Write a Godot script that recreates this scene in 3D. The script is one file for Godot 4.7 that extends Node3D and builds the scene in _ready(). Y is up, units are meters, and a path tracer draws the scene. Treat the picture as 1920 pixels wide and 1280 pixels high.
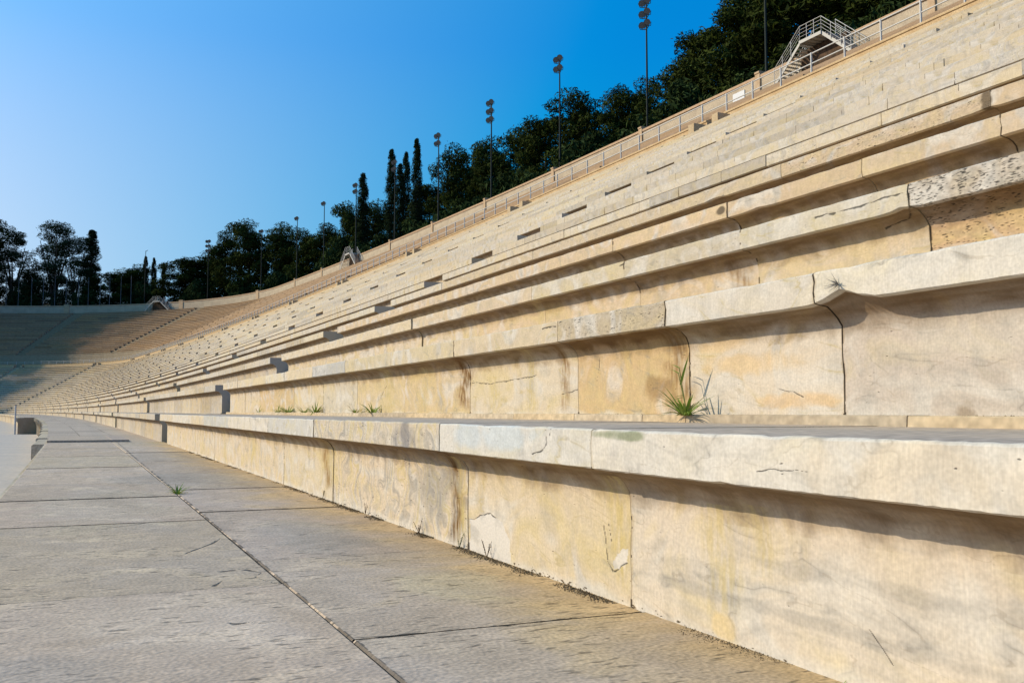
extends Node3D

# ---------------------------------------------------------------- plan of the stadium
# s runs along the foot of the lowest seat row, away from the camera; off is the distance outwards from it.
const EDGE := 1.109
const BEND := 1667.0
const S0 := 184.3
const RING := 30.7
const RISE := 0.4
const DEEP := 0.75
const GAP := 0.82

var rng := RandomNumberGenerator.new()
var M := {}
var used := {}
var nz := FastNoiseLite.new()

func heading(s: float) -> float:
	return s / BEND if s < S0 else S0 / BEND + (s - S0) / RING

func plan(s: float, off: float, y: float) -> Vector3:
	var r: float
	var u: float
	if s < S0:
		r = EDGE - BEND * (1.0 - cos(s / BEND))
		u = BEND * sin(s / BEND)
	else:
		var a := S0 / BEND
		r = EDGE - BEND * (1.0 - cos(a))
		u = BEND * sin(a)
		var b := a + (s - S0) / RING
		r += RING * (cos(b) - cos(a))
		u += RING * (sin(b) - sin(a))
	var h := heading(s)
	return Vector3(r + off * cos(h), y, -(u + off * sin(h)))

func row_off(k: int) -> float:
	return 0.0 if k == 1 else 0.788 + (k - 2) * DEEP

func gap_mid(j: int, k: int) -> float:
	var top := [12.2, 24.95, 38.8, 52.7, 67.1, 81.3, 95.8, 110.7]
	var a := 14.02 + 14.0 * j
	var b: float = top[j] if j < 8 else a - 1.2
	if j >= 12:
		b = a
	return lerpf(a, b, (k - 1) / 23.0)

func numbered(called: String) -> String:
	var n: int = used.get(called, 0)
	used[called] = n + 1
	return called if n == 0 else "%s_%03d" % [called, n]

func tag(o: Node, label := "", category := "", group := "", kind := "") -> Node:
	for p in [["label", label], ["category", category], ["group", group], ["kind", kind]]:
		if p[1] != "":
			o.set_meta(p[0], p[1])
	return o

func thing(called: String, at: Vector3, label: String, category: String, group := "", kind := "") -> Node3D:
	var o := Node3D.new()
	o.name = numbered(called)
	add_child(o)
	o.position = at
	tag(o, label, category, group, kind)
	return o

func part(called: String, mesh: Mesh, mat: Material, parent: Node = self, at := Vector3.ZERO, kind := "") -> MeshInstance3D:
	var o := MeshInstance3D.new()
	o.name = numbered(called) if parent == self else called
	o.mesh = mesh
	if mat:
		o.material_override = mat
	o.cast_shadow = GeometryInstance3D.SHADOW_CASTING_SETTING_ON
	parent.add_child(o, true)
	o.position = at
	if kind != "":
		o.set_meta("kind", kind)
	return o

# ---------------------------------------------------------------- mesh collecting
class MB:
	var v := PackedVector3Array()
	var n := PackedVector3Array()
	var uv := PackedVector2Array()
	var c := PackedColorArray()
	func tri(a: Vector3, b: Vector3, d: Vector3, col := Color.WHITE) -> void:
		var m := (d - a).cross(b - a).normalized()
		v.append(a); v.append(b); v.append(d)
		for i in 3:
			n.append(m); c.append(col); uv.append(Vector2.ZERO)
	# a b c d clockwise when seen from outside
	func quad(a: Vector3, b: Vector3, d: Vector3, e: Vector3, col := Color.WHITE, ua := Vector2.ZERO, ub := Vector2.ZERO, ud := Vector2.ZERO, ue := Vector2.ZERO) -> void:
		var m := (d - a).cross(b - a) + (e - a).cross(d - a)
		m = m.normalized()
		for p in [[a, ua], [b, ub], [d, ud], [a, ua], [d, ud], [e, ue]]:
			v.append(p[0]); uv.append(p[1]); n.append(m); c.append(col)
	func box(lo: Vector3, hi: Vector3, t := Transform3D(), col := Color.WHITE) -> void:
		var p := []
		for i in 8:
			p.append(t * Vector3(hi.x if i & 1 else lo.x, hi.y if i & 2 else lo.y, hi.z if i & 4 else lo.z))
		for f in [[4, 6, 7, 5], [1, 3, 2, 0], [0, 2, 6, 4], [5, 7, 3, 1], [6, 2, 3, 7], [0, 4, 5, 1]]:
			quad(p[f[0]], p[f[1]], p[f[2]], p[f[3]], col)
	func tube(a: Vector3, b: Vector3, ra: float, rb: float, sides := 8, caps := true, col := Color.WHITE) -> void:
		var w := (b - a).normalized()
		var x := w.cross(Vector3.RIGHT if absf(w.x) < 0.8 else Vector3.UP).normalized()
		var y := w.cross(x)
		for i in sides:
			var p := TAU * i / sides
			var q := TAU * (i + 1) / sides
			var d0 := x * cos(p) + y * sin(p)
			var d1 := x * cos(q) + y * sin(q)
			var f := [[a + d0 * ra, d0], [b + d0 * rb, d0], [b + d1 * rb, d1], [a + d0 * ra, d0], [b + d1 * rb, d1], [a + d1 * ra, d1]]
			for g in 6:
				v.append(f[g][0]); n.append(f[g][1]); c.append(col); uv.append(Vector2.ZERO)
			if caps:
				tri(b, b + d1 * rb, b + d0 * rb, col)
				tri(a, a + d0 * ra, a + d1 * ra, col)
	func mesh() -> ArrayMesh:
		var a := []
		a.resize(Mesh.ARRAY_MAX)
		a[Mesh.ARRAY_VERTEX] = v; a[Mesh.ARRAY_NORMAL] = n; a[Mesh.ARRAY_TEX_UV] = uv; a[Mesh.ARRAY_COLOR] = c
		var m := ArrayMesh.new()
		m.add_surface_from_arrays(Mesh.PRIMITIVE_TRIANGLES, a)
		return m

# swept strip through the plan: profile is [off, y] pairs going up the face that looks at the track
func sweep(mb: MB, prof: Array, s_a: float, s_b: float, step: float, col := Color.WHITE, uv_s := 0.5, caps := false, fan := false) -> void:
	var n := maxi(1, ceili((s_b - s_a) / step))
	var len := [0.0]
	for j in range(1, prof.size()):
		len.append(len[-1] + Vector2(prof[j][0], prof[j][1]).distance_to(Vector2(prof[j - 1][0], prof[j - 1][1])))
	for i in n:
		var a := lerpf(s_a, s_b, float(i) / n)
		var b := lerpf(s_a, s_b, float(i + 1) / n)
		for j in prof.size() - 1:
			var p: Array = prof[j]
			var q: Array = prof[j + 1]
			mb.quad(plan(b, p[0], p[1]), plan(b, q[0], q[1]), plan(a, q[0], q[1]), plan(a, p[0], p[1]), col, Vector2(b * uv_s, len[j]), Vector2(b * uv_s, len[j + 1]), Vector2(a * uv_s, len[j + 1]), Vector2(a * uv_s, len[j]))
	if caps:
		var back: float = prof[0][0]
		for p in prof:
			back = maxf(back, p[0])
		for e in [[s_a, 1], [s_b, 0]]:
			for j in prof.size() - 1:
				var p0 := plan(e[0], prof[j][0], prof[j][1])
				var p1 := plan(e[0], prof[j + 1][0], prof[j + 1][1])
				var b0 := plan(e[0], back, prof[j][1])
				var b1 := plan(e[0], back, prof[j + 1][1])
				if e[1]:
					mb.quad(p0, p1, b1, b0, col)
				else:
					mb.quad(b0, b1, p1, p0, col)

# ---------------------------------------------------------------- textures of the stone
var N := {}
func noise(seed_: int, oct := 1) -> FastNoiseLite:
	var f := FastNoiseLite.new()
	f.seed = seed_
	f.noise_type = FastNoiseLite.TYPE_SIMPLEX_SMOOTH if oct > 1 else FastNoiseLite.TYPE_SIMPLEX
	f.frequency = 1.0
	f.fractal_type = FastNoiseLite.FRACTAL_FBM if oct > 1 else FastNoiseLite.FRACTAL_NONE
	f.fractal_octaves = oct
	return f

const CREAM := Color(0.83, 0.765, 0.655)
const WHITE_STONE := Color(0.83, 0.80, 0.755)
const OCHRE := Color(0.70, 0.63, 0.43)
const BROWN := Color(0.40, 0.275, 0.13)
const GREY := Color(0.53, 0.515, 0.49)

# how far a joint has opened: some have weathered wide, most are still close
func open_joint(s: float) -> float:
	if absf(s - 1.865) < 0.01:
		return 0.65
	if absf(s - 2.06) < 0.01 or absf(s - 2.44) < 0.01 or absf(s - 4.82) < 0.01:
		return 0.45
	var h := fposmod(sin(s * 91.7) * 437.5, 1.0)
	return 0.14 + 0.12 * h if h < 0.6 else 0.2 + 0.3 * h

func seg_dist(p: Vector2, a: Vector2, b: Vector2) -> float:
	var t := clampf((p - a).dot(b - a) / maxf((b - a).length_squared(), 1e-9), 0.0, 1.0)
	return p.distance_to(a + (b - a) * t)

# spec: w h s0 s1 log blocks=[[s_end, wall Color, fascia Color, ochre, streak, vein, pit_wall, pit_fascia]...] drips cracks patches spots seed
func paint_rows(from: int, spec: Dictionary, pix: Array) -> void:
	var w: int = spec.w
	var h: int = spec.h
	var sd: float = spec.seed * 37.7
	var n1: FastNoiseLite = N.fbm
	var n2: FastNoiseLite = N.plain
	var n3: FastNoiseLite = N.fbm2
	var col: PackedByteArray = pix[0]
	var hei: PackedByteArray = pix[1]
	for y in range(from, mini(from + 64, h)):
		var v := (1.0 - (y + 0.5) / h) * 0.5
		var bi := 0
		var fascia := v > 0.355
		for x in w:
			var t := (x + 0.5) / w
			var s: float = spec.s0 * pow(spec.s1 / spec.s0, t) if spec.log else lerpf(spec.s0, spec.s1, t)
			while bi < spec.blocks.size() - 1 and s > spec.blocks[bi][0]:
				bi += 1
			var b: Array = spec.blocks[bi]
			var base: Color = b[2] if fascia else b[1]
			var q := s + sd + bi * 13.1
			# warped large stains
			var wx := n2.get_noise_2d(q * 2.3, v * 3.0) * 0.25
			var m := n1.get_noise_2d((q + wx) * 2.6, v * 3.6 + bi)
			var m2 := n1.get_noise_2d(q * 6.5 + 40.0, (v + wx * 0.3) * 7.0)
			var fine := n3.get_noise_2d(q * 95.0, v * 95.0)
			var mid := n1.get_noise_2d(q * 19.0, v * 21.0)
			var brush := n2.get_noise_2d(q * 210.0, v * 16.0)
			var och := clampf(b[3] * 1.15 + m * 1.05 - 0.22 + m2 * 0.35, 0.0, 1.0)
			if fascia:
				och *= 0.55
			var c := base.lerp(Color(0.80, 0.775, 0.735), clampf(-m * 1.6 - 0.05, 0.0, 0.7))
			c = c.lerp(OCHRE, och * 0.62)
			var gr := clampf(m2 * 1.3 - m * 0.6 - 0.12, 0.0, 1.0)
			c = c.lerp(GREY, gr * 0.35)
			if b[4] > 0.0:
				var st := n1.get_noise_2d((q + n2.get_noise_2d(q * 5.0, v * 7.0) * 0.05) * 22.0, v * 2.6)
				c = c.lerp(GREY if st > 0.0 else OCHRE, clampf(absf(st) * 2.2 - 0.12, 0.0, 0.95) * b[4])
			# thin veins that cross the stone aslant, some grey, some rusty
			var rv := absf(n1.get_noise_2d(q * 1.9 + v * 2.5 + wx, v * 5.5 - q * 1.4))
			if rv < 0.11:
				var vk := (1.0 - rv / 0.11) * clampf(0.35 + m2 * 2.0, 0.0, 1.0)
				c = c.lerp(OCHRE if bi % 2 else GREY, vk * vk * 0.45)
			if rv < 0.014 and mid > -0.1:
				c = c.lerp(Color(0.42, 0.35, 0.26), 0.13)
			if b[5] > 0.0:
				var ve := n1.get_noise_2d(q * 1.7, (v + wx * 0.12) * 26.0)
				c = c.lerp(GREY, clampf(ve * 1.5 - 0.05, 0.0, 0.8) * b[5])
			var lum := 1.0 + fine * 0.055 + brush * 0.022 + m * 0.05 + mid * 0.035
			var hh := 0.62 + fine * 0.06 + brush * 0.02 + mid * 0.015
			var pitty: float = b[7] if fascia else b[6]
			if pitty > 0.0:
				var pn := n3.get_noise_2d(q * 38.0, v * 150.0 + 9.0) + mid * 0.5 + n3.get_noise_2d(q * 9.0, v * 26.0) * 0.3
				var lim := 1.04 - pitty * 0.74
				if pn > lim:
					var k := clampf((pn - lim) * 9.0, 0.0, 1.0)
					lum *= 1.0 - 0.55 * k
					hh -= 0.5 * k
				lum *= 1.0 + n3.get_noise_2d(q * 30.0, v * 60.0) * 0.12 * pitty
				hh += n3.get_noise_2d(q * 30.0, v * 60.0) * 0.2 * pitty
			# scattered small dark dots and scratches
			var dn := n3.get_noise_2d(q * 60.0 + 7.0, v * 42.0) + m2 * 0.3
			if dn > 1.04:
				var k2 := clampf((dn - 1.04) * 8.0, 0.0, 1.0)
				lum *= 1.0 - 0.35 * k2
				hh -= 0.1 * k2
			# brown stain in the hollow, deepened to paint in the shade below the lip
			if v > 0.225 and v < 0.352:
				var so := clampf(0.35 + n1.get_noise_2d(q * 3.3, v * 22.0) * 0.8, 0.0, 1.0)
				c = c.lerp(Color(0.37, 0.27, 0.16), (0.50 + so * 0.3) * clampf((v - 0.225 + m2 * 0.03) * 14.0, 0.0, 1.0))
			# pale lime line with dirt specks along the foot
			if v < 0.035:
				var lf := clampf((0.035 - v) * 50.0 + n1.get_noise_2d(q * 4.0, 3.0) * 1.2 - 0.4, 0.0, 1.0)
				c = c.lerp(Color(0.77, 0.745, 0.70), lf * 0.7)
				var dk := n3.get_noise_2d(q * 38.0, v * 90.0) + n1.get_noise_2d(q * 2.5, 8.0) * 0.8
				if dk > 0.62 and v < 0.012:
					c = c.lerp(Color(0.22, 0.18, 0.12), clampf((dk - 0.45) * 6.0, 0.0, 0.8))
			# dirt packed in the joints, wider here and there
			var before: float = spec.blocks[bi - 1][0] if bi > 0 else -9.0
			var edge: float = b[0] if absf(s - b[0]) < absf(s - before) else before
			var dj := absf(s - edge)
			if dj < 0.03:
				var jw: float = 0.0055 * open_joint(edge) * spec.get("joint", 1.0) - 0.0004 + 0.0025 * open_joint(edge) * clampf(n1.get_noise_2d(v * 16.0, b[0] * 5.0) * 2.0, -0.8, 1.6)
				if v < 0.03:
					jw += (0.03 - v) * 0.25
				if dj < jw:
					lum *= 0.6
					c = c.lerp(Color(0.30, 0.22, 0.14), 0.6)
					hh -= 0.3
				elif dj < jw * 3.0:
					c = c.lerp(Color(0.55, 0.45, 0.30), 0.3 * clampf(m2 + 0.6, 0.0, 1.0))
			for d in spec.drips:   # [s, half width, v bottom, v top, colour, strength]
				if v > d[2] and v < d[3] and absf(s - d[0]) < d[1] * 2.6:
					var cx: float = d[0] + n1.get_noise_2d(v * 7.0, d[0] * 9.0) * d[1] * 1.1
					var e := exp(-pow((s - cx) / d[1], 2.0)) * clampf((v - d[2]) * 18.0, 0.0, 1.0)
					e *= clampf(0.75 + n1.get_noise_2d(q * 45.0, v * 9.0) * 1.5, 0.15, 1.2)
					c = c.lerp(d[4], clampf(e * d[5], 0.0, 1.0))
			for d in spec.spots:   # [s, v, half length, half height, colour, strength]
				var e2 := pow((s - d[0]) / d[2], 2.0) + pow((v - d[1]) / d[3], 2.0)
				if e2 < 4.0:
					c = c.lerp(d[4], clampf((1.5 - e2) * 0.9 + m2 * 1.2 + m * 0.8, 0.0, 1.0) * d[5])
			for d in spec.patches:   # [polygon, colour, strength]
				var pv := Vector2(s + m2 * 0.012, v + fine * 0.003)
				if Geometry2D.is_point_in_polygon(pv, d[0]):
					c = c.lerp(d[1].lerp(GREY, clampf(m2, 0.0, 0.3)), d[2])
					lum = 1.0 + fine * 0.05
					hh = 0.55 + fine * 0.1
			for d in spec.cracks:   # [points, width]
				var box: Rect2 = d[2]
				var pq := Vector2(s + m2 * 0.008 + mid * 0.004, v + m2 * 0.006 + mid * 0.004)
				if box.has_point(pq):
					for i in d[0].size() - 1:
						var ds := seg_dist(pq, d[0][i], d[0][i + 1])
						var cw: float = d[1] * clampf(0.75 + mid * 1.6, 0.2, 1.3)
						if ds < cw * 1.5:
							var ck := clampf((cw * 1.5 - ds) / (cw * 0.8), 0.0, 1.0)
							lum *= 1.0 - 0.52 * ck
							hh -= 0.4 * ck
							break
			var o := (y * w + x) * 3
			col[o] = clampi(int(c.r * lum * 255.0), 0, 255)
			col[o + 1] = clampi(int(c.g * lum * 255.0), 0, 255)
			col[o + 2] = clampi(int(c.b * lum * 255.0), 0, 255)
			hei[y * w + x] = clampi(int(hh * 255.0), 0, 255)
	pix[0] = col
	pix[1] = hei

# fresh stone colour to that of stone long in the open: darker, less pink
func aged(c: Color) -> Color:
	var l := c.srgb_to_linear()
	var s := 1.0 - l.b / l.r
	var t := clampf((s - 0.15) / 0.2, 0.0, 1.0)
	var t2 := clampf((s - 0.4) / 0.35, 0.0, 1.0)
	return Color(l.r * lerpf(0.86, 0.81, t) * (1.0 + 0.15 * t2), l.g * lerpf(0.825, 0.80, t) * (1.0 + 0.16 * t2), l.b * lerpf(0.775, 0.82, t) * (1.0 + 0.5 * t2)).linear_to_srgb()

func stone_material(spec: Dictionary, relief: float) -> StandardMaterial3D:
	var w: int = spec.w
	var h: int = spec.h
	for key in ["drips", "cracks", "patches", "spots"]:
		if not spec.has(key):
			spec[key] = []
	for b in spec.blocks:
		b[1] = aged(b[1])
		b[2] = aged(b[2])
	for d in spec.cracks:
		var r := Rect2(d[0][0], Vector2.ZERO)
		for p in d[0]:
			r = r.expand(p)
		d.append(r.grow(d[1] * 2.0))
	var col := PackedByteArray()
	col.resize(w * h * 3)
	var hei := PackedByteArray()
	hei.resize(w * h)
	var pix := [col, hei]
	var bands := ceili(h / 64.0)
	# each band paints into its own arrays, joined afterwards
	var outs := []
	for i in bands:
		outs.append([PackedByteArray(), PackedByteArray()])
	var job := func(i: int) -> void:
		var cc := PackedByteArray()
		cc.resize(w * h * 3)
		var hc := PackedByteArray()
		hc.resize(w * h)
		var pp := [cc, hc]
		if spec.has("paving"):
			paint_paving(i * 64, spec, pp)
		else:
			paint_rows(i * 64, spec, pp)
		var a := i * 64
		var b := mini(a + 64, h)
		outs[i][0] = pp[0].slice(a * w * 3, b * w * 3)
		outs[i][1] = pp[1].slice(a * w, b * w)
	var id := WorkerThreadPool.add_group_task(job, bands, -1, true)
	WorkerThreadPool.wait_for_group_task_completion(id)
	col = PackedByteArray()
	hei = PackedByteArray()
	for o in outs:
		col.append_array(o[0])
		hei.append_array(o[1])
	var m := StandardMaterial3D.new()
	m.albedo_texture = ImageTexture.create_from_image(Image.create_from_data(w, h, false, Image.FORMAT_RGB8, col))
	m.heightmap_enabled = true
	m.heightmap_texture = ImageTexture.create_from_image(Image.create_from_data(w, h, false, Image.FORMAT_L8, hei))
	m.heightmap_scale = relief
	m.roughness = 0.78
	m.metallic_specular = 0.3
	m.vertex_color_use_as_albedo = true
	m.texture_repeat = spec.get("repeat", false)
	return m

# paving of the walk beside the lowest row: u follows s, v the distance r across
func paint_paving(from: int, spec: Dictionary, pix: Array) -> void:
	var w: int = spec.w
	var h: int = spec.h
	var n1: FastNoiseLite = N.fbm
	var n2: FastNoiseLite = N.plain
	var n3: FastNoiseLite = N.fbm2
	var col: PackedByteArray = pix[0]
	var hei: PackedByteArray = pix[1]
	for y in range(from, mini(from + 64, h)):
		var r := lerpf(-0.5, 1.2, 1.0 - (y + 0.5) / h)
		for x in w:
			var s: float = spec.s0 * pow(spec.s1 / spec.s0, (x + 0.5) / w)
			var wx := n2.get_noise_2d(s * 1.3, r * 1.7) * 0.3
			var m := n1.get_noise_2d(s * 1.1 + wx, r * 1.9)
			var m2 := n1.get_noise_2d(s * 3.3 + wx, r * 2.4 + 30.0)
			var fine := n3.get_noise_2d(s * 85.0, r * 75.0)
			var chisel := n2.get_noise_2d((s + n2.get_noise_2d(r * 5.0, s * 4.0) * 0.02) * 62.0, r * 9.0)
			var c := Color(0.77, 0.68, 0.585).lerp(Color(0.685, 0.615, 0.55), clampf(m * 1.4 + 0.35, 0.0, 1.0))
			c = c.lerp(Color(0.80, 0.71, 0.60), clampf(m2 * 1.2 - 0.05, 0.0, 0.9))
			if r > 0.48:
				c = c.lerp(Color(0.67, 0.62, 0.575), 0.35)
			# brown stain along the foot of the seats
			var near := clampf((r - 0.74 + m2 * 0.25 + m * 0.18) * 3.2, 0.0, 1.0)
			c = c.lerp(Color(0.72, 0.615, 0.45), near * 0.75)
			var mid := n1.get_noise_2d(s * 9.0 + 5.0, r * 7.0)
			var dash := n3.get_noise_2d(s * 46.0, r * 13.0 + 60.0)
			var lum := 1.0 + fine * 0.12 + chisel * 0.035 * clampf(0.7 + mid * 2.5, 0.0, 1.6) + m * 0.14 + m2 * 0.05 + mid * 0.07
			if dash > 0.25:
				lum *= 1.0 - clampf((dash - 0.32) * 1.3, 0.0, 0.32) * clampf(0.55 + m2 * 2.6 + mid, 0.0, 1.0)
			var hh := 0.6 + fine * 0.13 + chisel * 0.05 * (0.7 + m2) + mid * 0.04 - clampf(dash - 0.25, 0.0, 0.4) * 0.4
			# short dark nicks lying across the walk
			var dn := n3.get_noise_2d(s * 34.0 + 3.0, r * 7.0)
			if dn + mid * 0.3 > 0.66:
				var k := clampf((dn + mid * 0.3 - 0.66) * 7.0, 0.0, 1.0)
				lum *= 1.0 - 0.30 * k
				hh -= 0.3 * k
			# dirt along the edges of the slabs
			for d in spec.joints[0 if r < 0.4755 else 1]:
				var dj := absf(s + (mid * 0.012 + m2 * 0.01) * 0.5 - d[0])
				var jw: float = d[1] * 0.6 * (1.0 + clampf(n1.get_noise_2d(r * 9.0, d[0] * 7.0) * 2.2, -0.5, 1.2))
				if dj < jw:
					lum *= 0.52
					hh -= 0.35
				elif dj < jw + 0.03 and mid > 0.1:
					lum *= 0.93
			var dl := absf(r + mid * 0.004 - 0.4745)
			if dl < 0.007 and n1.get_noise_2d(s * 6.0, 90.0) > -0.12:
				lum *= 0.6
			for d in spec.spots:
				var e2 := pow((s - d[0]) / d[2], 2.0) + pow((r - d[1]) / d[3], 2.0)
				if e2 < 4.0:
					c = c.lerp(d[4], clampf((1.4 - e2) + m2 * 1.1, 0.0, 1.0) * d[5])
			for d in spec.cracks:
				var pq := Vector2(s + m2 * 0.03 + mid * 0.02, r + m2 * 0.02 + mid * 0.015)
				var box: Rect2 = d[2]
				if box.has_point(pq):
					for i in d[0].size() - 1:
						var cw: float = d[1] * clampf(0.55 + mid * 1.8, 0.12, 1.1)
						var ds := seg_dist(pq, d[0][i], d[0][i + 1])
						if ds < cw * 1.4:
							var ck := clampf((cw * 1.4 - ds) / (cw * 0.9), 0.0, 1.0)
							lum *= 1.0 - 0.5 * ck
							hh -= 0.45 * ck
							break
			var o := (y * w + x) * 3
			col[o] = clampi(int(c.r * lum * 255.0), 0, 255)
			col[o + 1] = clampi(int(c.g * lum * 255.0), 0, 255)
			col[o + 2] = clampi(int(c.b * lum * 255.0), 0, 255)
			hei[y * w + x] = clampi(int(hh * 255.0), 0, 255)
	pix[0] = col
	pix[1] = hei

func ground_texture(size: int, base: Color, vary: Color, seed_: int, fine_amt: float) -> ImageTexture:
	var a := noise(seed_, 4)
	a.frequency = 3.0 / size
	var b := noise(seed_ + 5, 3)
	b.frequency = 40.0 / size
	var ia := a.get_seamless_image(size, size)
	var ib := b.get_seamless_image(size, size)
	ia.convert(Image.FORMAT_L8)
	ib.convert(Image.FORMAT_L8)
	var da := ia.get_data()
	var db := ib.get_data()
	var out := PackedByteArray()
	out.resize(size * size * 3)
	for i in size * size:
		var c := base.lerp(vary, clampf(da[i] / 255.0 * 1.6 - 0.3, 0.0, 1.0))
		var l := 1.0 + (db[i] / 255.0 - 0.5) * fine_amt
		out[i * 3] = clampi(int(c.r * l * 255.0), 0, 255)
		out[i * 3 + 1] = clampi(int(c.g * l * 255.0), 0, 255)
		out[i * 3 + 2] = clampi(int(c.b * l * 255.0), 0, 255)
	var im := Image.create_from_data(size, size, false, Image.FORMAT_RGB8, out)
	return ImageTexture.create_from_image(im)

func tri_mat(tex: Texture2D, metres: float, rough := 0.85) -> StandardMaterial3D:
	var m := StandardMaterial3D.new()
	m.albedo_texture = tex
	m.uv1_triplanar = true
	m.uv1_world_triplanar = true
	m.uv1_scale = Vector3.ONE / metres
	m.roughness = rough
	m.metallic_specular = 0.3
	m.vertex_color_use_as_albedo = true
	return m

func plain_mat(c: Color, rough := 0.6, metal := 0.0) -> StandardMaterial3D:
	var m := StandardMaterial3D.new()
	m.albedo_color = c.linear_to_srgb()
	m.roughness = rough
	m.metallic = metal
	m.metallic_specular = 0.4
	m.vertex_color_use_as_albedo = true
	return m

func lin(r: float, g: float, b: float) -> Color:
	return Color(r, g, b).linear_to_srgb()

func poly(list: Array) -> PackedVector2Array:
	var p := PackedVector2Array()
	for i in range(0, list.size(), 2):
		p.append(Vector2(list[i], list[i + 1]))
	return p

func line(list: Array, width: float) -> Array:
	var p := []
	for i in range(0, list.size(), 2):
		p.append(Vector2(list[i], list[i + 1]))
	return [p, width]

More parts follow.
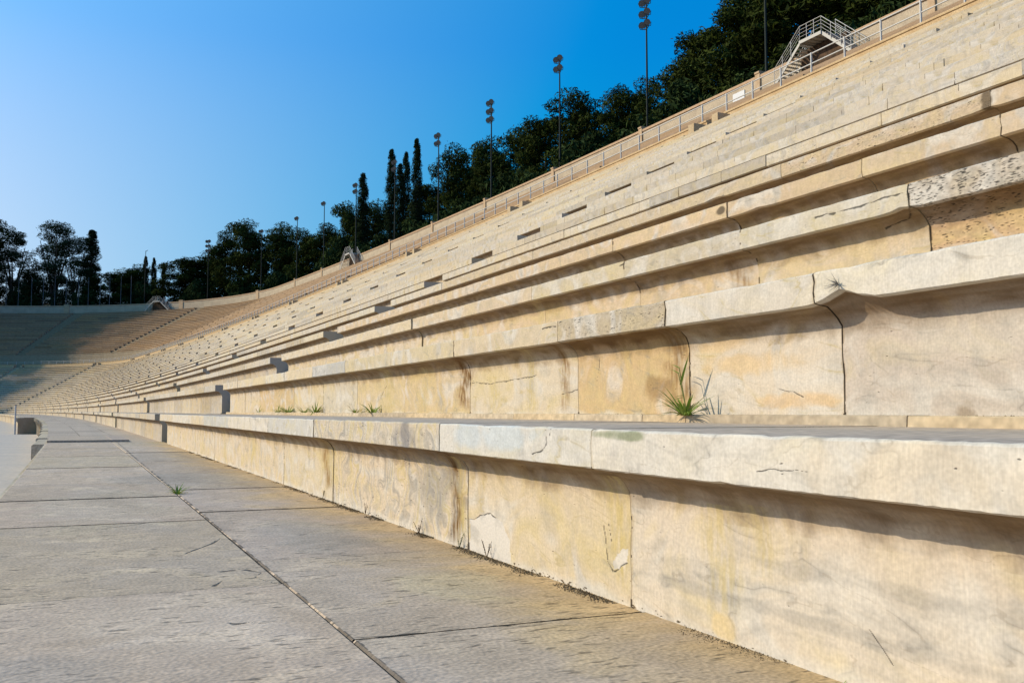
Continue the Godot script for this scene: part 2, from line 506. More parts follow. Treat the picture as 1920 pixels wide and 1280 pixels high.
func materials() -> void:
	M.specs = {}
	M.rows = {}
	var dark := Color(0.36, 0.25, 0.12)
	var lime := Color(0.78, 0.755, 0.72)
	var gold := Color(0.72, 0.58, 0.37)
	var pale := Color(0.835, 0.80, 0.735)
	# block: end s, wall colour, lip colour, ochre, streak, vein, pits in wall, pits in lip
	M.specs[1] = {"w": 2048, "h": 512, "s0": 0.3, "s1": 14.0, "log": true, "seed": 1, "blocks": [
		[1.865, Color(0.835, 0.79, 0.715), Color(0.83, 0.81, 0.775), 0.10, 0.05, 0.24, 0.05, 0.05],
		[2.84, Color(0.83, 0.77, 0.655), Color(0.805, 0.795, 0.775), 0.28, 0.06, 0.12, 0.12, 0.15],
		[4.58, Color(0.83, 0.765, 0.66), Color(0.80, 0.745, 0.655), 0.16, 0.62, 0.0, 0.35, 0.35],
		[5.78, Color(0.82, 0.765, 0.655), Color(0.76, 0.755, 0.745), 0.22, 0.15, 0.0, 0.1, 0.1],
		[7.4, CREAM, WHITE_STONE, 0.25, 0.2, 0.0, 0.1, 0.1], [8.9, CREAM, Color(0.74, 0.74, 0.73), 0.15, 0.2, 0.0, 0.2, 0.1],
		[10.2, CREAM, CREAM, 0.3, 0.2, 0.0, 0.1, 0.1], [11.9, CREAM, WHITE_STONE, 0.2, 0.2, 0.0, 0.1, 0.1], [20.0, CREAM, CREAM, 0.25, 0.2, 0.0, 0.1, 0.1]],
		"drips": [[2.945, 0.045, 0.0, 0.37, dark, 0.85], [2.90, 0.03, 0.0, 0.30, OCHRE, 0.8], [4.70, 0.06, 0.05, 0.36, BROWN, 0.8], [4.66, 0.12, 0.06, 0.33, OCHRE, 0.6], [1.915, 0.045, 0.02, 0.30, OCHRE, 0.75], [1.55, 0.05, 0.02, 0.26, OCHRE, 0.5], [1.42, 0.04, 0.12, 0.27, OCHRE, 0.45], [6.9, 0.1, 0.05, 0.3, OCHRE, 0.6], [8.3, 0.12, 0.0, 0.3, OCHRE, 0.5]],
		"spots": [[3.17, 0.17, 0.20, 0.12, GREY, 0.55], [3.2, 0.40, 0.10, 0.06, Color(0.42, 0.41, 0.42), 0.6], [1.74, 0.448, 0.10, 0.010, Color(0.42, 0.45, 0.33), 0.6], [1.25, 0.085, 0.55, 0.012, GREY, 0.3], [1.1, 0.165, 0.5, 0.012, GREY, 0.22], [2.45, 0.43, 0.28, 0.035, Color(0.70, 0.72, 0.73), 0.8], [0.8, 0.40, 0.35, 0.05, Color(0.80, 0.735, 0.64), 0.6], [1.53, 0.03, 0.03, 0.02, Color(0.8, 0.7, 0.5), 0.5]],
		"patches": [[poly([2.83, 0.10, 2.79, 0.098, 2.74, 0.121, 2.67, 0.129, 2.58, 0.115, 2.55, 0.091, 2.52, 0.068, 2.52, 0.016, 2.60, -0.1, 2.83, -0.1]), lime, 0.92], [poly([1.955, 0.088, 1.95, 0.075, 1.92, 0.078, 1.88, 0.097, 1.88, 0.128, 1.905, 0.125, 1.94, 0.10]), lime, 0.9]],
		"cracks": [line([2.835, 0.097, 2.79, 0.096, 2.75, 0.120, 2.67, 0.129, 2.63, 0.124], 0.0016), line([1.99, 0.18, 1.975, 0.09, 1.955, 0.074, 1.92, 0.077, 1.885, 0.095], 0.0016), line([1.965, 0.175, 1.95, 0.13], 0.0011), line([2.10, 0.47, 2.085, 0.42, 2.10, 0.405, 2.17, 0.39], 0.0018), line([2.06, 0.47, 2.07, 0.44], 0.0014), line([1.30, 0.40, 1.18, 0.405], 0.0006), line([1.16, 0.1, 1.12, 0.06], 0.0006)]}
	M.specs[2] = {"w": 2048, "h": 512, "s0": 0.85, "s1": 14.5, "log": true, "seed": 2, "blocks": [
		[2.06, Color(0.77, 0.73, 0.68), Color(0.83, 0.81, 0.775), 0.05, 0.04, 0.16, 0.08, 0.06],
		[2.79, Color(0.84, 0.79, 0.705), Color(0.815, 0.785, 0.735), 0.20, 0.0, 0.10, 0.05, 0.05],
		[3.60, Color(0.775, 0.665, 0.475), Color(0.72, 0.665, 0.585), 0.62, 0.1, 0.0, 0.15, 0.6],
		[4.82, Color(0.83, 0.775, 0.67), Color(0.80, 0.735, 0.615), 0.22, 0.08, 0.05, 0.15, 0.2],
		[5.95, Color(0.80, 0.715, 0.55), Color(0.805, 0.745, 0.63), 0.55, 0.15, 0.05, 0.2, 0.15],
		[7.1, Color(0.82, 0.745, 0.60), Color(0.80, 0.745, 0.635), 0.5, 0.2, 0.0, 0.1, 0.1],
		[8.2, Color(0.795, 0.755, 0.665), Color(0.70, 0.70, 0.70), 0.1, 0.1, 0.0, 0.1, 0.1], [9.4, Color(0.82, 0.76, 0.63), CREAM, 0.3, 0.1, 0.0, 0.1, 0.1],
		[10.4, Color(0.77, 0.675, 0.49), WHITE_STONE, 0.6, 0.1, 0.0, 0.1, 0.1], [11.3, Color(0.79, 0.69, 0.52), CREAM, 0.5, 0.1, 0.0, 0.1, 0.1], [20.0, CREAM, CREAM, 0.25, 0.1, 0.0, 0.1, 0.1]],
		"drips": [[3.72, 0.035, 0.02, 0.36, BROWN, 0.55], [4.90, 0.07, 0.03, 0.36, BROWN, 0.8], [4.5, 0.06, 0.0, 0.2, OCHRE, 0.5], [2.86, 0.06, 0.0, 0.36, BROWN, 0.45], [4.05, 0.05, 0.0, 0.36, OCHRE, 0.5], [6.3, 0.12, 0.0, 0.35, OCHRE, 0.7], [5.6, 0.1, 0.0, 0.3, OCHRE, 0.5]],
		"spots": [[2.45, 0.17, 0.22, 0.035, Color(0.78, 0.66, 0.48), 0.5], [2.25, 0.06, 0.16, 0.025, Color(0.78, 0.64, 0.46), 0.5], [2.6, 0.24, 0.12, 0.02, Color(0.78, 0.66, 0.48), 0.4], [1.56, 0.21, 0.25, 0.05, Color(0.74, 0.71, 0.66), 0.5], [1.66, 0.02, 0.03, 0.025, Color(0.5, 0.44, 0.36), 0.6], [2.98, 0.10, 0.09, 0.05, BROWN, 0.35], [3.3, 0.32, 0.35, 0.04, dark, 0.5]],
		"patches": [[poly([3.62, -0.1, 3.58, 0.010, 3.45, 0.016, 3.2, 0.014, 2.95, 0.012, 2.8, 0.010, 2.8, -0.1]), lime, 0.8]],
		"cracks": [line([3.42, 0.25, 3.43, 0.19, 3.44, 0.147], 0.0016), line([4.0, 0.19, 4.3, 0.175, 4.55, 0.165, 4.8, 0.18], 0.0020), line([3.6, 0.12, 3.75, 0.10], 0.0016), line([3.62, 0.44, 3.68, 0.442, 3.74, 0.438], 0.003), line([2.33, 0.09, 2.26, 0.08, 2.22, 0.065], 0.0014), line([6.35, 0.2, 6.5, 0.12], 0.002)]}
	M.specs[3] = {"w": 1024, "h": 256, "s0": 1.1, "s1": 14.0, "log": true, "joint": 0.5, "seed": 3, "blocks": [
		[2.44, Color(0.745, 0.63, 0.445), Color(0.735, 0.69, 0.625), 0.4, 0.0, 0.2, 0.75, 0.95],
		[3.36, Color(0.82, 0.75, 0.61), Color(0.80, 0.765, 0.69), 0.32, 0.1, 0.05, 0.1, 0.1],
		[4.33, Color(0.80, 0.715, 0.56), Color(0.77, 0.72, 0.63), 0.42, 0.1, 0.1, 0.1, 0.15],
		[5.45, Color(0.81, 0.725, 0.57), Color(0.79, 0.735, 0.63), 0.4, 0.1, 0.0, 0.1, 0.1],
		[6.6, Color(0.81, 0.725, 0.58), Color(0.80, 0.725, 0.60), 0.4, 0.1, 0.0, 0.1, 0.1], [7.8, CREAM, Color(0.80, 0.72, 0.58), 0.4, 0.1, 0.0, 0.1, 0.1], [20.0, CREAM, CREAM, 0.35, 0.1, 0.1, 0.15, 0.1]],
		"drips": [[3.5, 0.05, 0.05, 0.36, BROWN, 0.4], [5.5, 0.06, 0.0, 0.36, OCHRE, 0.6]],
		"cracks": [line([2.46, 0.43, 2.55, 0.43, 2.7, 0.42, 2.9, 0.425], 0.0028), line([2.44, 0.37, 2.5, 0.30, 2.62, 0.285], 0.003), line([4.33, 0.45, 4.38, 0.44], 0.003)]}
	M.specs[4] = {"w": 1024, "h": 256, "s0": 1.4, "s1": 13.5, "log": true, "joint": 0.5, "seed": 4, "blocks": [
		[2.68, Color(0.81, 0.73, 0.59), Color(0.80, 0.715, 0.575), 0.45, 0.05, 0.1, 0.1, 0.1], [3.43, Color(0.80, 0.71, 0.55), Color(0.785, 0.705, 0.575), 0.5, 0.1, 0.1, 0.1, 0.1],
		[4.46, Color(0.80, 0.71, 0.55), Color(0.775, 0.685, 0.535), 0.5, 0.05, 0.0, 0.1, 0.1], [5.74, CREAM, Color(0.80, 0.705, 0.55), 0.45, 0.05, 0.0, 0.1, 0.15], [20.0, CREAM, Color(0.79, 0.70, 0.555), 0.45, 0.1, 0.1, 0.1, 0.1]],
		"spots": [[4.52, 0.42, 0.035, 0.018, Color(0.25, 0.21, 0.16), 0.7]]}
	M.specs[5] = {"w": 1024, "h": 256, "s0": 2.1, "s1": 13.0, "log": true, "joint": 0.5, "seed": 5, "blocks": [
		[3.34, Color(0.80, 0.71, 0.55), Color(0.785, 0.695, 0.54), 0.5, 0.0, 0.15, 0.1, 0.12], [4.9, Color(0.80, 0.71, 0.55), Color(0.76, 0.675, 0.535), 0.45, 0.05, 0.25, 0.2, 0.6], [20.0, Color(0.80, 0.71, 0.55), Color(0.77, 0.70, 0.58), 0.4, 0.1, 0.15, 0.1, 0.3]],
		"spots": [[3.36, 0.42, 0.03, 0.07, Color(0.3, 0.25, 0.19), 0.7]]}
	for k in M.specs:
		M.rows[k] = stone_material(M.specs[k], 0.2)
	var generic := []
	rng.seed = 8
	for i in 13:
		generic.append([(i + 1) * 0.62, Color(0.815, 0.765, 0.68), Color(0.815, 0.77, 0.69), rng.randf_range(0.05, 0.35), rng.randf_range(0.0, 0.3), rng.randf_range(0.0, 0.35), rng.randf_range(0.05, 0.3), 0.08 if i % 5 else 0.35])
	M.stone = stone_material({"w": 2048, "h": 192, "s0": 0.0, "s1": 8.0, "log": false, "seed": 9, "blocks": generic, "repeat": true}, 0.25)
	M.walk_spec = {"w": 2048, "h": 768, "s0": 0.55, "s1": 15.0, "log": true, "seed": 6, "paving": true, "joints": [[[0.9, 0.008], [2.46, 0.011], [4.03, 0.006], [5.2, 0.012], [6.29, 0.01], [8.1, 0.016], [10.1, 0.02]], [[1.815, 0.009], [2.88, 0.006], [4.35, 0.008], [5.6, 0.014], [7.05, 0.008], [8.9, 0.02]]], "blocks": [],
		"spots": [[3.4, 0.75, 0.5, 0.16, Color(0.62, 0.585, 0.545), 0.6], [6.6, 0.6, 0.6, 0.4, Color(0.64, 0.59, 0.54), 0.6], [2.1, 0.2, 0.3, 0.25, Color(0.80, 0.72, 0.63), 0.5], [1.75, -0.1, 0.2, 0.2, Color(0.64, 0.59, 0.54), 0.5], [4.8, 0.1, 0.9, 0.3, Color(0.72, 0.66, 0.57), 0.5], [2.3, 0.85, 0.25, 0.12, Color(0.73, 0.68, 0.58), 0.5]],
		"cracks": [line([2.47, 0.47, 2.52, 0.44, 2.62, 0.43, 2.66, 0.45, 2.72, 0.42], 0.006), line([2.5, 0.31, 2.58, 0.34], 0.005), line([2.75, 0.47, 2.72, 0.36], 0.006), line([3.9, 0.10, 3.96, 0.2, 4.1, 0.3, 4.12, 0.45], 0.004), line([3.1, 0.30, 3.3, 0.40, 3.45, 0.45], 0.005), line([2.9, -0.02, 2.93, 0.04], 0.006), line([2.05, 0.28, 2.02, 0.36], 0.006)]}
	M.walk = stone_material(M.walk_spec, 0.5)
	M.walk.roughness = 0.7
	var t_grey := ground_texture(512, Color(0.73, 0.655, 0.575), Color(0.67, 0.61, 0.55), 31, 0.35)
	M.tread = tri_mat(t_grey, 1.6, 0.75)
	M.stone_flat = tri_mat(ground_texture(512, Color(0.75, 0.70, 0.615), Color(0.70, 0.635, 0.54), 33, 0.3), 1.7)
	M.track = tri_mat(ground_texture(512, Color(0.745, 0.695, 0.645), Color(0.70, 0.665, 0.63), 35, 0.12), 9.0, 0.9)
	M.earth = tri_mat(ground_texture(256, Color(0.28, 0.24, 0.15), Color(0.17, 0.18, 0.08), 37, 0.5), 6.0, 0.95)
	M.plaster = tri_mat(ground_texture(512, Color(0.72, 0.655, 0.56), Color(0.64, 0.58, 0.50), 39, 0.25), 5.0, 0.9)
	M.mortar = tri_mat(ground_texture(256, Color(0.45, 0.40, 0.34), Color(0.2, 0.17, 0.14), 41, 0.6), 0.35, 0.95)
	M.brick = tri_mat(ground_texture(256, Color(0.36, 0.285, 0.225), Color(0.25, 0.205, 0.165), 43, 0.4), 1.5, 0.9)
	M.white_paint = plain_mat(Color(0.50, 0.475, 0.44), 0.5)
	M.white_board = plain_mat(Color(0.6, 0.6, 0.6), 0.5)
	M.bridge_steel = plain_mat(Color(0.42, 0.40, 0.36), 0.55)
	M.mast_green = plain_mat(Color(0.012, 0.020, 0.017), 0.8)
	M.lamp_body = plain_mat(Color(0.03, 0.03, 0.035), 0.5)
	M.lens = plain_mat(Color(0.17, 0.155, 0.14), 0.3)
	M.pole_grey = plain_mat(Color(0.13, 0.13, 0.135), 0.5)
	M.bark = plain_mat(Color(0.07, 0.055, 0.04), 0.9)
	M.leaves = plain_mat(Color.WHITE, 0.95)
	M.leaves.metallic_specular = 0.08
	M.leaves.cull_mode = BaseMaterial3D.CULL_DISABLED
	M.leaf = plain_mat(Color.WHITE, 0.6)
	M.leaf.metallic_specular = 0.12
	M.leaf.backlight_enabled = true
	M.leaf.backlight = Color(0.5, 0.55, 0.3)
	M.leaf.cull_mode = BaseMaterial3D.CULL_DISABLED

# ---------------------------------------------------------------- seats
# one stone of a seat row: foot, hollow, lip and tread. Returns a mesh of two surfaces (face, tread).
const FINE := [[0.0, -0.02, 1], [0.0, 0.0, 1], [0.0, 0.06, 1], [0.0, 0.12, 1], [0.0, 0.18, 1], [0.0, 0.235, 1], [-0.0038, 0.2579, 1], [-0.0149, 0.2785, 1], [-0.0321, 0.2949, 1], [-0.0539, 0.3054, 1], [-0.078, 0.309, 1], [-0.0915, 0.311, 1], [-0.0965, 0.3135, 5], [-0.097, 0.345, 3], [-0.097, 0.372, 3], [-0.0968, 0.3945, 3], [-0.0945, 0.3982, 6], [-0.089, 0.3997, 6], [0.05, 0.4, 4]]
const COARSE := [[0.0, -0.02, 1], [0.0, 0.235, 1], [-0.0149, 0.2785, 1], [-0.0539, 0.3054, 1], [-0.0915, 0.311, 1], [-0.0968, 0.3135, 5], [-0.097, 0.3945, 3], [-0.0905, 0.3995, 6], [0.05, 0.4, 4]]

# [row, middle s, half length, how far the lower edge breaks away]
const CHIPS := [[2, 1.965, 0.10, 0.042], [2, 1.885, 0.05, 0.012], [1, 1.40, 0.03, 0.004], [4, 4.2, 0.1, 0.012], [5, 3.36, 0.09, 0.012], [5, 2.9, 0.05, 0.008], [3, 2.47, 0.06, 0.02], [5, 5.6, 0.08, 0.03]]

func stone(st: SurfaceTool, st2: SurfaceTool, k: int, a: float, b: float, prof: Array, seg: float, tone: Color, u_of: Callable, jit: float, rough: float, sink := 0.0, cap_a := 0.9, cap_b := 0.9) -> void:
	var off := row_off(k)
	var y0 := (k - 1) * RISE
	var squash := 0.975 if k == 1 else 1.0
	var n := maxi(1, ceili((b - a) / maxf(seg, 0.012 * (a + b) * 0.5)))
	if a > 0.2 and seg < 0.1:
		n = maxi(2, ceili(log(b / a) / 0.016))
	var grid := []
	for i in n + 1:
		var t := float(i) / n
		var s: float = a * pow(b / a, t) if a > 0.2 and seg < 0.1 else lerpf(a, b, t)
		var col := []
		for j in prof.size():
			var dr: float = prof[j][0]
			var y: float = prof[j][1]
			var ss := s
			if rough > 0.0:
				var e: float = nz.get_noise_2d(s * 14.0 + k * 50.0, j * 0.6) * 0.0014 * rough
				var e2: float = nz.get_noise_2d(s * 55.0 + k * 50.0, j * 2.0 + 20.0) * 0.0009 * rough
				dr += e
				if j >= prof.size() - 8 and j < prof.size() - 1:
					dr += e2
					y += e2 * 0.8 + (minf(0.0, nz.get_noise_2d(s * 5.0 + k * 31.0, 77.0) + 0.25) * 0.004 * rough if prof[j][1] > 0.39 else 0.0)
				if prof[j][1] > 0.30 and prof[j][1] < 0.37:
					for c in CHIPS:
						if c[0] == k:
							var w: float = 1.0 - absf(s - c[1]) / c[2]
							if w > 0.0:
								var lift: float = c[3] * (pow(w, 1.3) + nz.get_noise_2d(s * 70.0, 5.0) * 0.12)
								if prof[j][1] >= 0.314:
									y = maxf(y, 0.3145 + lift)
								else:
									y += lift * 0.75 * clampf((prof[j][1] - 0.29) * 50.0, 0.0, 1.0)
				if i == 0 or i == n:
					ss += nz.get_noise_2d(y * 22.0 + k * 3.0, s * 7.0) * 0.0025 * rough
			col.append(plan(ss, off + dr + jit, y0 + y * squash - sink))
		grid.append(col)
	var len := [0.0]
	for j in range(1, prof.size()):
		len.append(len[-1] + Vector2(prof[j][0], prof[j][1]).distance_to(Vector2(prof[j - 1][0], prof[j - 1][1])))
	for i in n:
		var s1: float = a * pow(b / a, float(i) / n) if a > 0.2 and seg < 0.1 else lerpf(a, b, float(i) / n)
		var s2: float = a * pow(b / a, float(i + 1) / n) if a > 0.2 and seg < 0.1 else lerpf(a, b, float(i + 1) / n)
		var u1: float = u_of.call(s1)
		var u2: float = u_of.call(s2)
		for j in prof.size() - 1:
			var g: int = prof[j + 1][2]
			var w: SurfaceTool = st2 if g == 4 else st
			w.set_smooth_group(g)
			w.set_color(tone)
			var va: float = 1.0 - (len[j] - 0.02) / 0.5
			var vb: float = 1.0 - (len[j + 1] - 0.02) / 0.5
			for p in [[i + 1, j, u2, va], [i + 1, j + 1, u2, vb], [i, j + 1, u1, vb], [i + 1, j, u2, va], [i, j + 1, u1, vb], [i, j, u1, va]]:
				w.set_uv(Vector2(p[2], clampf(p[3], 0.002, 0.998)))
				w.add_vertex(grid[p[0]][p[1]])
		# the rest of the tread, back under the next row
		st2.set_smooth_group(4)
		st2.set_color(tone)
		var ta := plan(s1, off + row_depth(k) + 0.04, y0 + 0.4 * squash - sink)
		var tb := plan(s2, off + row_depth(k) + 0.04, y0 + 0.4 * squash - sink)
		for p in [grid[i + 1][prof.size() - 1], tb, ta, grid[i + 1][prof.size() - 1], ta, grid[i][prof.size() - 1]]:
			st2.set_uv(Vector2.ZERO)
			st2.add_vertex(p)
	for e in [0, n]:
		var s: float = a if e == 0 else b
		var u: float = u_of.call(s)
		for j in prof.size() - 1:
			st.set_smooth_group(10 + e % 2)
			var b0 := plan(s, off + 0.45, grid[e][j].y)
			var b1 := plan(s, off + 0.45, grid[e][j + 1].y)
			var list := [grid[e][j], grid[e][j + 1], b1, grid[e][j], b1, b0] if e == 0 else [b0, b1, grid[e][j + 1], b0, grid[e][j + 1], grid[e][j]]
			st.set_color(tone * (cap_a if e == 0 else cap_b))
			for p in list:
				st.set_uv(Vector2(u, 0.6))
				st.add_vertex(p)

func row_depth(k: int) -> float:
	return 0.788 if k == 1 else DEEP

func commit(st: SurfaceTool, st2: SurfaceTool) -> ArrayMesh:
	st.generate_normals()
	st.index()
	st2.generate_normals()
	st2.index()
	return st2.commit(st.commit())

func begin() -> SurfaceTool:
	var st := SurfaceTool.new()
	st.begin(Mesh.PRIMITIVE_TRIANGLES)
	return st

# where the stones of the first rows meet, read from the place
const JOINTS := {
	1: [-2.6, -0.9, 0.35, 1.865, 2.84, 4.58, 5.78, 7.4, 8.9, 10.2, 11.9],
	2: [-2.2, -0.6, 0.9, 2.06, 2.79, 3.60, 4.82, 5.95, 7.1, 8.2, 9.4, 10.4, 11.3, 12.3],
	3: [-1.5, -0.2, 1.15, 2.44, 3.36, 4.33, 5.45, 6.6, 7.8, 9.2, 10.3, 11.6],
	4: [0.2, 1.5, 2.68, 3.43, 4.46, 5.74, 6.9, 8.3, 9.3, 10.6, 11.8],
	5: [0.9, 2.2, 3.34, 4.9, 6.3, 7.5, 8.6, 10.0, 11.2],
}

func stands() -> void:
	var root := thing("lower_grandstand", Vector3.ZERO, "weathered cream marble grandstand of stepped seat rows rising from the walk", "grandstand")
	var n_far := 0
	for k in range(1, 24):
		rng.seed = 1000 + k
		var row := Node3D.new()
		row.name = "seat_row"
		root.add_child(row, true)
		if k == 1:
			row.set_meta("label", "lowest seat row beside the walk")
		var painted: bool = M.rows.has(k)
		var face: Material = M.rows[k] if painted else M.stone
		var from := maxf(0.0, (1.0 + k * DEEP) / 1.3 - 2.2) - (0.9 if k < 6 else 0.0)
		var far := begin()
		var far2 := begin()
		var s := -6.0 + rng.randf()
		var gap_j := 0
		var edge_in := -99.0
		var end := S0 + RING * 2.55
		var extra: Array = JOINTS.get(k, [])
		var ji := 0
		while s < end:
			var g := gap_mid(gap_j, k)
			var lo := g - GAP * 0.5
			var hi := g + GAP * 0.5
			var length := rng.randf_range(1.0, 1.75) if k < 6 else rng.randf_range(1.6, 3.0)
			var e := s + length
			while ji < extra.size() and extra[ji] <= s + 0.02:
				ji += 1
			if ji < extra.size():
				e = minf(s + (3.0 if ji == 0 else 9.0), extra[ji])
			if e > lo - 0.45:
				e = lo
			var tone := stone_tone(k)
			var jit := rng.randf_range(-0.004, 0.004) if not painted else rng.randf_range(-0.0025, 0.0025)
			var sink := rng.randf_range(0.0, 0.0025)
			if k == 3 and s > 7.5 and s < 9.1:
				jit = -0.012
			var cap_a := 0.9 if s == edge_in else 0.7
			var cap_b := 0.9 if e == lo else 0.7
			var joint := rng.randf_range(0.0005, 0.0013)
			var ja := joint if not painted else 0.0028 * open_joint(s)
			var jb := joint if not painted else 0.0028 * open_joint(e)
			var near := e > from and s < 27.9
			var off_u := rng.randf() * 6.0
			var at := s
			var u_of := func(q: float) -> float: return (q - at + off_u) / 8.0
			if painted and e <= M.specs[k].s1 + 0.1 and s > M.specs[k].s0 - 0.01:
				var sp: Dictionary = M.specs[k]
				u_of = func(q: float) -> float: return log(q / sp.s0) / log(sp.s1 / sp.s0)
				var st := begin()
				var st2 := begin()
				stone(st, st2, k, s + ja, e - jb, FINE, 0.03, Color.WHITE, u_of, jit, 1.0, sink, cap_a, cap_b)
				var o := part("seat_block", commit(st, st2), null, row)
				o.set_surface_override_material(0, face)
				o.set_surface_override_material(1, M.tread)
			elif near:
				var st := begin()
				var st2 := begin()
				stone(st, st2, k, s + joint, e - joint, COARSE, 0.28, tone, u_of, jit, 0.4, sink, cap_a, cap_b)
				var o := part("seat_block", commit(st, st2), null, row)
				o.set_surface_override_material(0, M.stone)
				o.set_surface_override_material(1, M.tread)
			else:
				stone(far, far2, k, s + 0.0012, e - 0.0012, COARSE, 2.0, tone, u_of, jit, 0.0, sink, cap_a, cap_b)
				n_far += 1
			s = e
			if e == lo:
				s = hi
				edge_in = hi
				gap_j += 1
				ji = extra.size()
		var fo := part("seat_blocks", commit(far, far2), null, row, Vector3.ZERO, "stuff")
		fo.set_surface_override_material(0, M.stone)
		fo.set_surface_override_material(1, M.tread)
	# raised strip along the back of the lowest tread
	var row1 := root.get_child(0)
	var cuts := [0.2, 1.05, 1.77, 2.71, 2.98, 3.5, 4.1, 4.9, 5.7, 6.8, 8.0, 9.5, 11.2, 13.4]
	var tones := [Color(0.95, 0.93, 0.9), Color(0.98, 0.93, 0.84), Color(0.78, 0.76, 0.74), Color(0.97, 0.9, 0.78)]
	for i in cuts.size() - 1:
		var st := begin()
		st.set_smooth_group(-1)
		var mb := MB.new()
		var y := 0.4 + 0.0135 + 0.001 * (i % 3)
		sweep(mb, [[0.788 - 0.075, 0.385], [0.788 - 0.073, y - 0.003], [0.788 - 0.070, y], [0.795, y]], cuts[i] + 0.002, cuts[i + 1] - 0.002, 0.3, tones[[0, 1, 2, 3][mini(i, 3)] if i < 4 else [3, 0, 3, 2, 0][i % 5]], 0.5, true)
		part("seat_ledge", mb.mesh(), M.stone_flat, row1)
	# the steps that climb through the gaps
	for j in 16:
		if gap_mid(j, 1) > S0 + RING * 2.5:
			break
		var mb := MB.new()
		for k in range(1, 24):
			var g := gap_mid(j, k)
			var y := (k - 1) * RISE
			var o := row_off(k)
			for q in 2:
				var f := o + 0.12 + q * 0.375
				var e := f + 0.375 + 0.2
				sweep(mb, [[f, y - 0.05], [f, y + 0.2 * (q + 1)], [e, y + 0.2 * (q + 1)]], g - GAP * 0.5 - 0.05, g + GAP * 0.5 + 0.05, 2.0, Color(0.86, 0.84, 0.8))
		part("stairway", mb.mesh(), M.stone_flat, root)
	# parapet along the top of the lower rows
	var tops := row_off(24)
	var sa := -6.0
	for j in 17:
		var g := gap_mid(j, 24) if j < 16 else S0 + RING * 2.55
		g = minf(g, S0 + RING * 2.55)
		if sa >= g - 1.0:
			break
		var mb := MB.new()
		sweep(mb, [[tops, 8.9], [tops, 9.715], [tops - 0.03, 9.72], [tops - 0.03, 9.775], [tops + 0.2, 9.775], [tops + 0.2, 9.0]], sa, g - 0.45, 1.2, Color(1.0, 0.86, 0.66), 0.4, true)
		var p := part("parapet", mb.mesh(), M.stone_flat, root)
		# low cheek blocks where the steps come through
		for q in [sa + 0.02, g - 0.47 - 0.3]:
			var cb := MB.new()
			sweep(cb, [[tops - 0.5, 9.0], [tops - 0.5, 9.62], [tops - 0.034, 9.62]], q, q + 0.3, 1.0, Color(0.93, 0.84, 0.7), 0.4, true)
			part("cheek_block", cb.mesh(), M.stone_flat, p)
		sa = g + 0.45
	var mb3 := MB.new()
	sweep(mb3, [[tops + 0.1, 9.2], [22.05, 9.2]], -6.0, S0 + RING * 2.55, 2.0, Color(0.8, 0.78, 0.74))
	part("gangway_floor", mb3.mesh(), M.stone_flat, root)

func stone_tone(k: int) -> Color:
	var c := Color(1, 1, 1).lerp(Color(0.98, 0.88, 0.70), rng.randf() * (0.6 if k < 20 else 0.9))
	if rng.randf() < 0.4:
		c = c.lerp(Color(0.90, 0.91, 0.95), 0.8)
	if rng.randf() < 0.12:
		c = c * 1.08
	if rng.randf() < 0.16:
		c = c * 0.84
	if k >= 20:
		c = c.lerp(Color(1.0, 0.86, 0.64), 0.45)
	c = c * rng.randf_range(0.93, 1.04)
	c.a = 1.0
	return c

func upper() -> void:
	var root := thing("upper_grandstand", Vector3.ZERO, "upper tier of marble seat rows below the retaining wall round the curved end", "grandstand")
	var s_a := -6.0
	var s_b := S0 + RING * 2.5
	var mb := MB.new()
	sweep(mb, [[22.0, 9.0], [22.0, 11.9], [21.95, 11.95], [21.95, 12.0], [23.0, 12.0]], s_a, s_b, 2.0, Color(0.62, 0.58, 0.53))
	part("podium_wall", mb.mesh(), M.stone_flat, root)
	for k in 22:
		rng.seed = 3000 + k
		var rb := MB.new()
		var o := 22.6 + k * 0.96
		var y := 12.0 + k * 0.492
		var s := s_a
		var j := 0
		while s < s_b:
			var g := 12.0 + 14.3 * j
			var hw := 0.45 if s < S0 - 4.0 else 0.65
			var e := minf(s + rng.randf_range(2.0, 3.4), g - hw)
			if e > g - 1.6:
				e = g - hw
			sweep(rb, [[o, y - 0.02], [o, y + 0.3], [o - 0.09, y + 0.37], [o - 0.1, y + 0.486], [o - 0.09, y + 0.492], [o + 1.0, y + 0.492]], s, e, 1.8, stone_tone(5) * Color(0.74, 0.615, 0.53), 0.5, true)
			s = e
			if e >= g - hw - 0.01:
				# steps through the gap
				sweep(rb, [[o + 0.15, y - 0.02], [o + 0.15, y + 0.246], [o + 0.63, y + 0.246], [o + 0.63, y + 0.492], [o + 1.3, y + 0.492]], g - hw - 0.05, g + hw + 0.05, 2.0, Color(0.55, 0.50, 0.44))
				s = g + hw
				j += 1
		part("seat_row", rb.mesh(), M.stone_flat, root)

const PIERS := [-5.5, 9.6, 24.6, 39.6, 54.6, 69.5, 84.8, 100.4, 115.6, 130.5, 145.8, 161.0, 176.0, 189.5, 201.0, 213.7, 227.0, 240.0, 254.0]

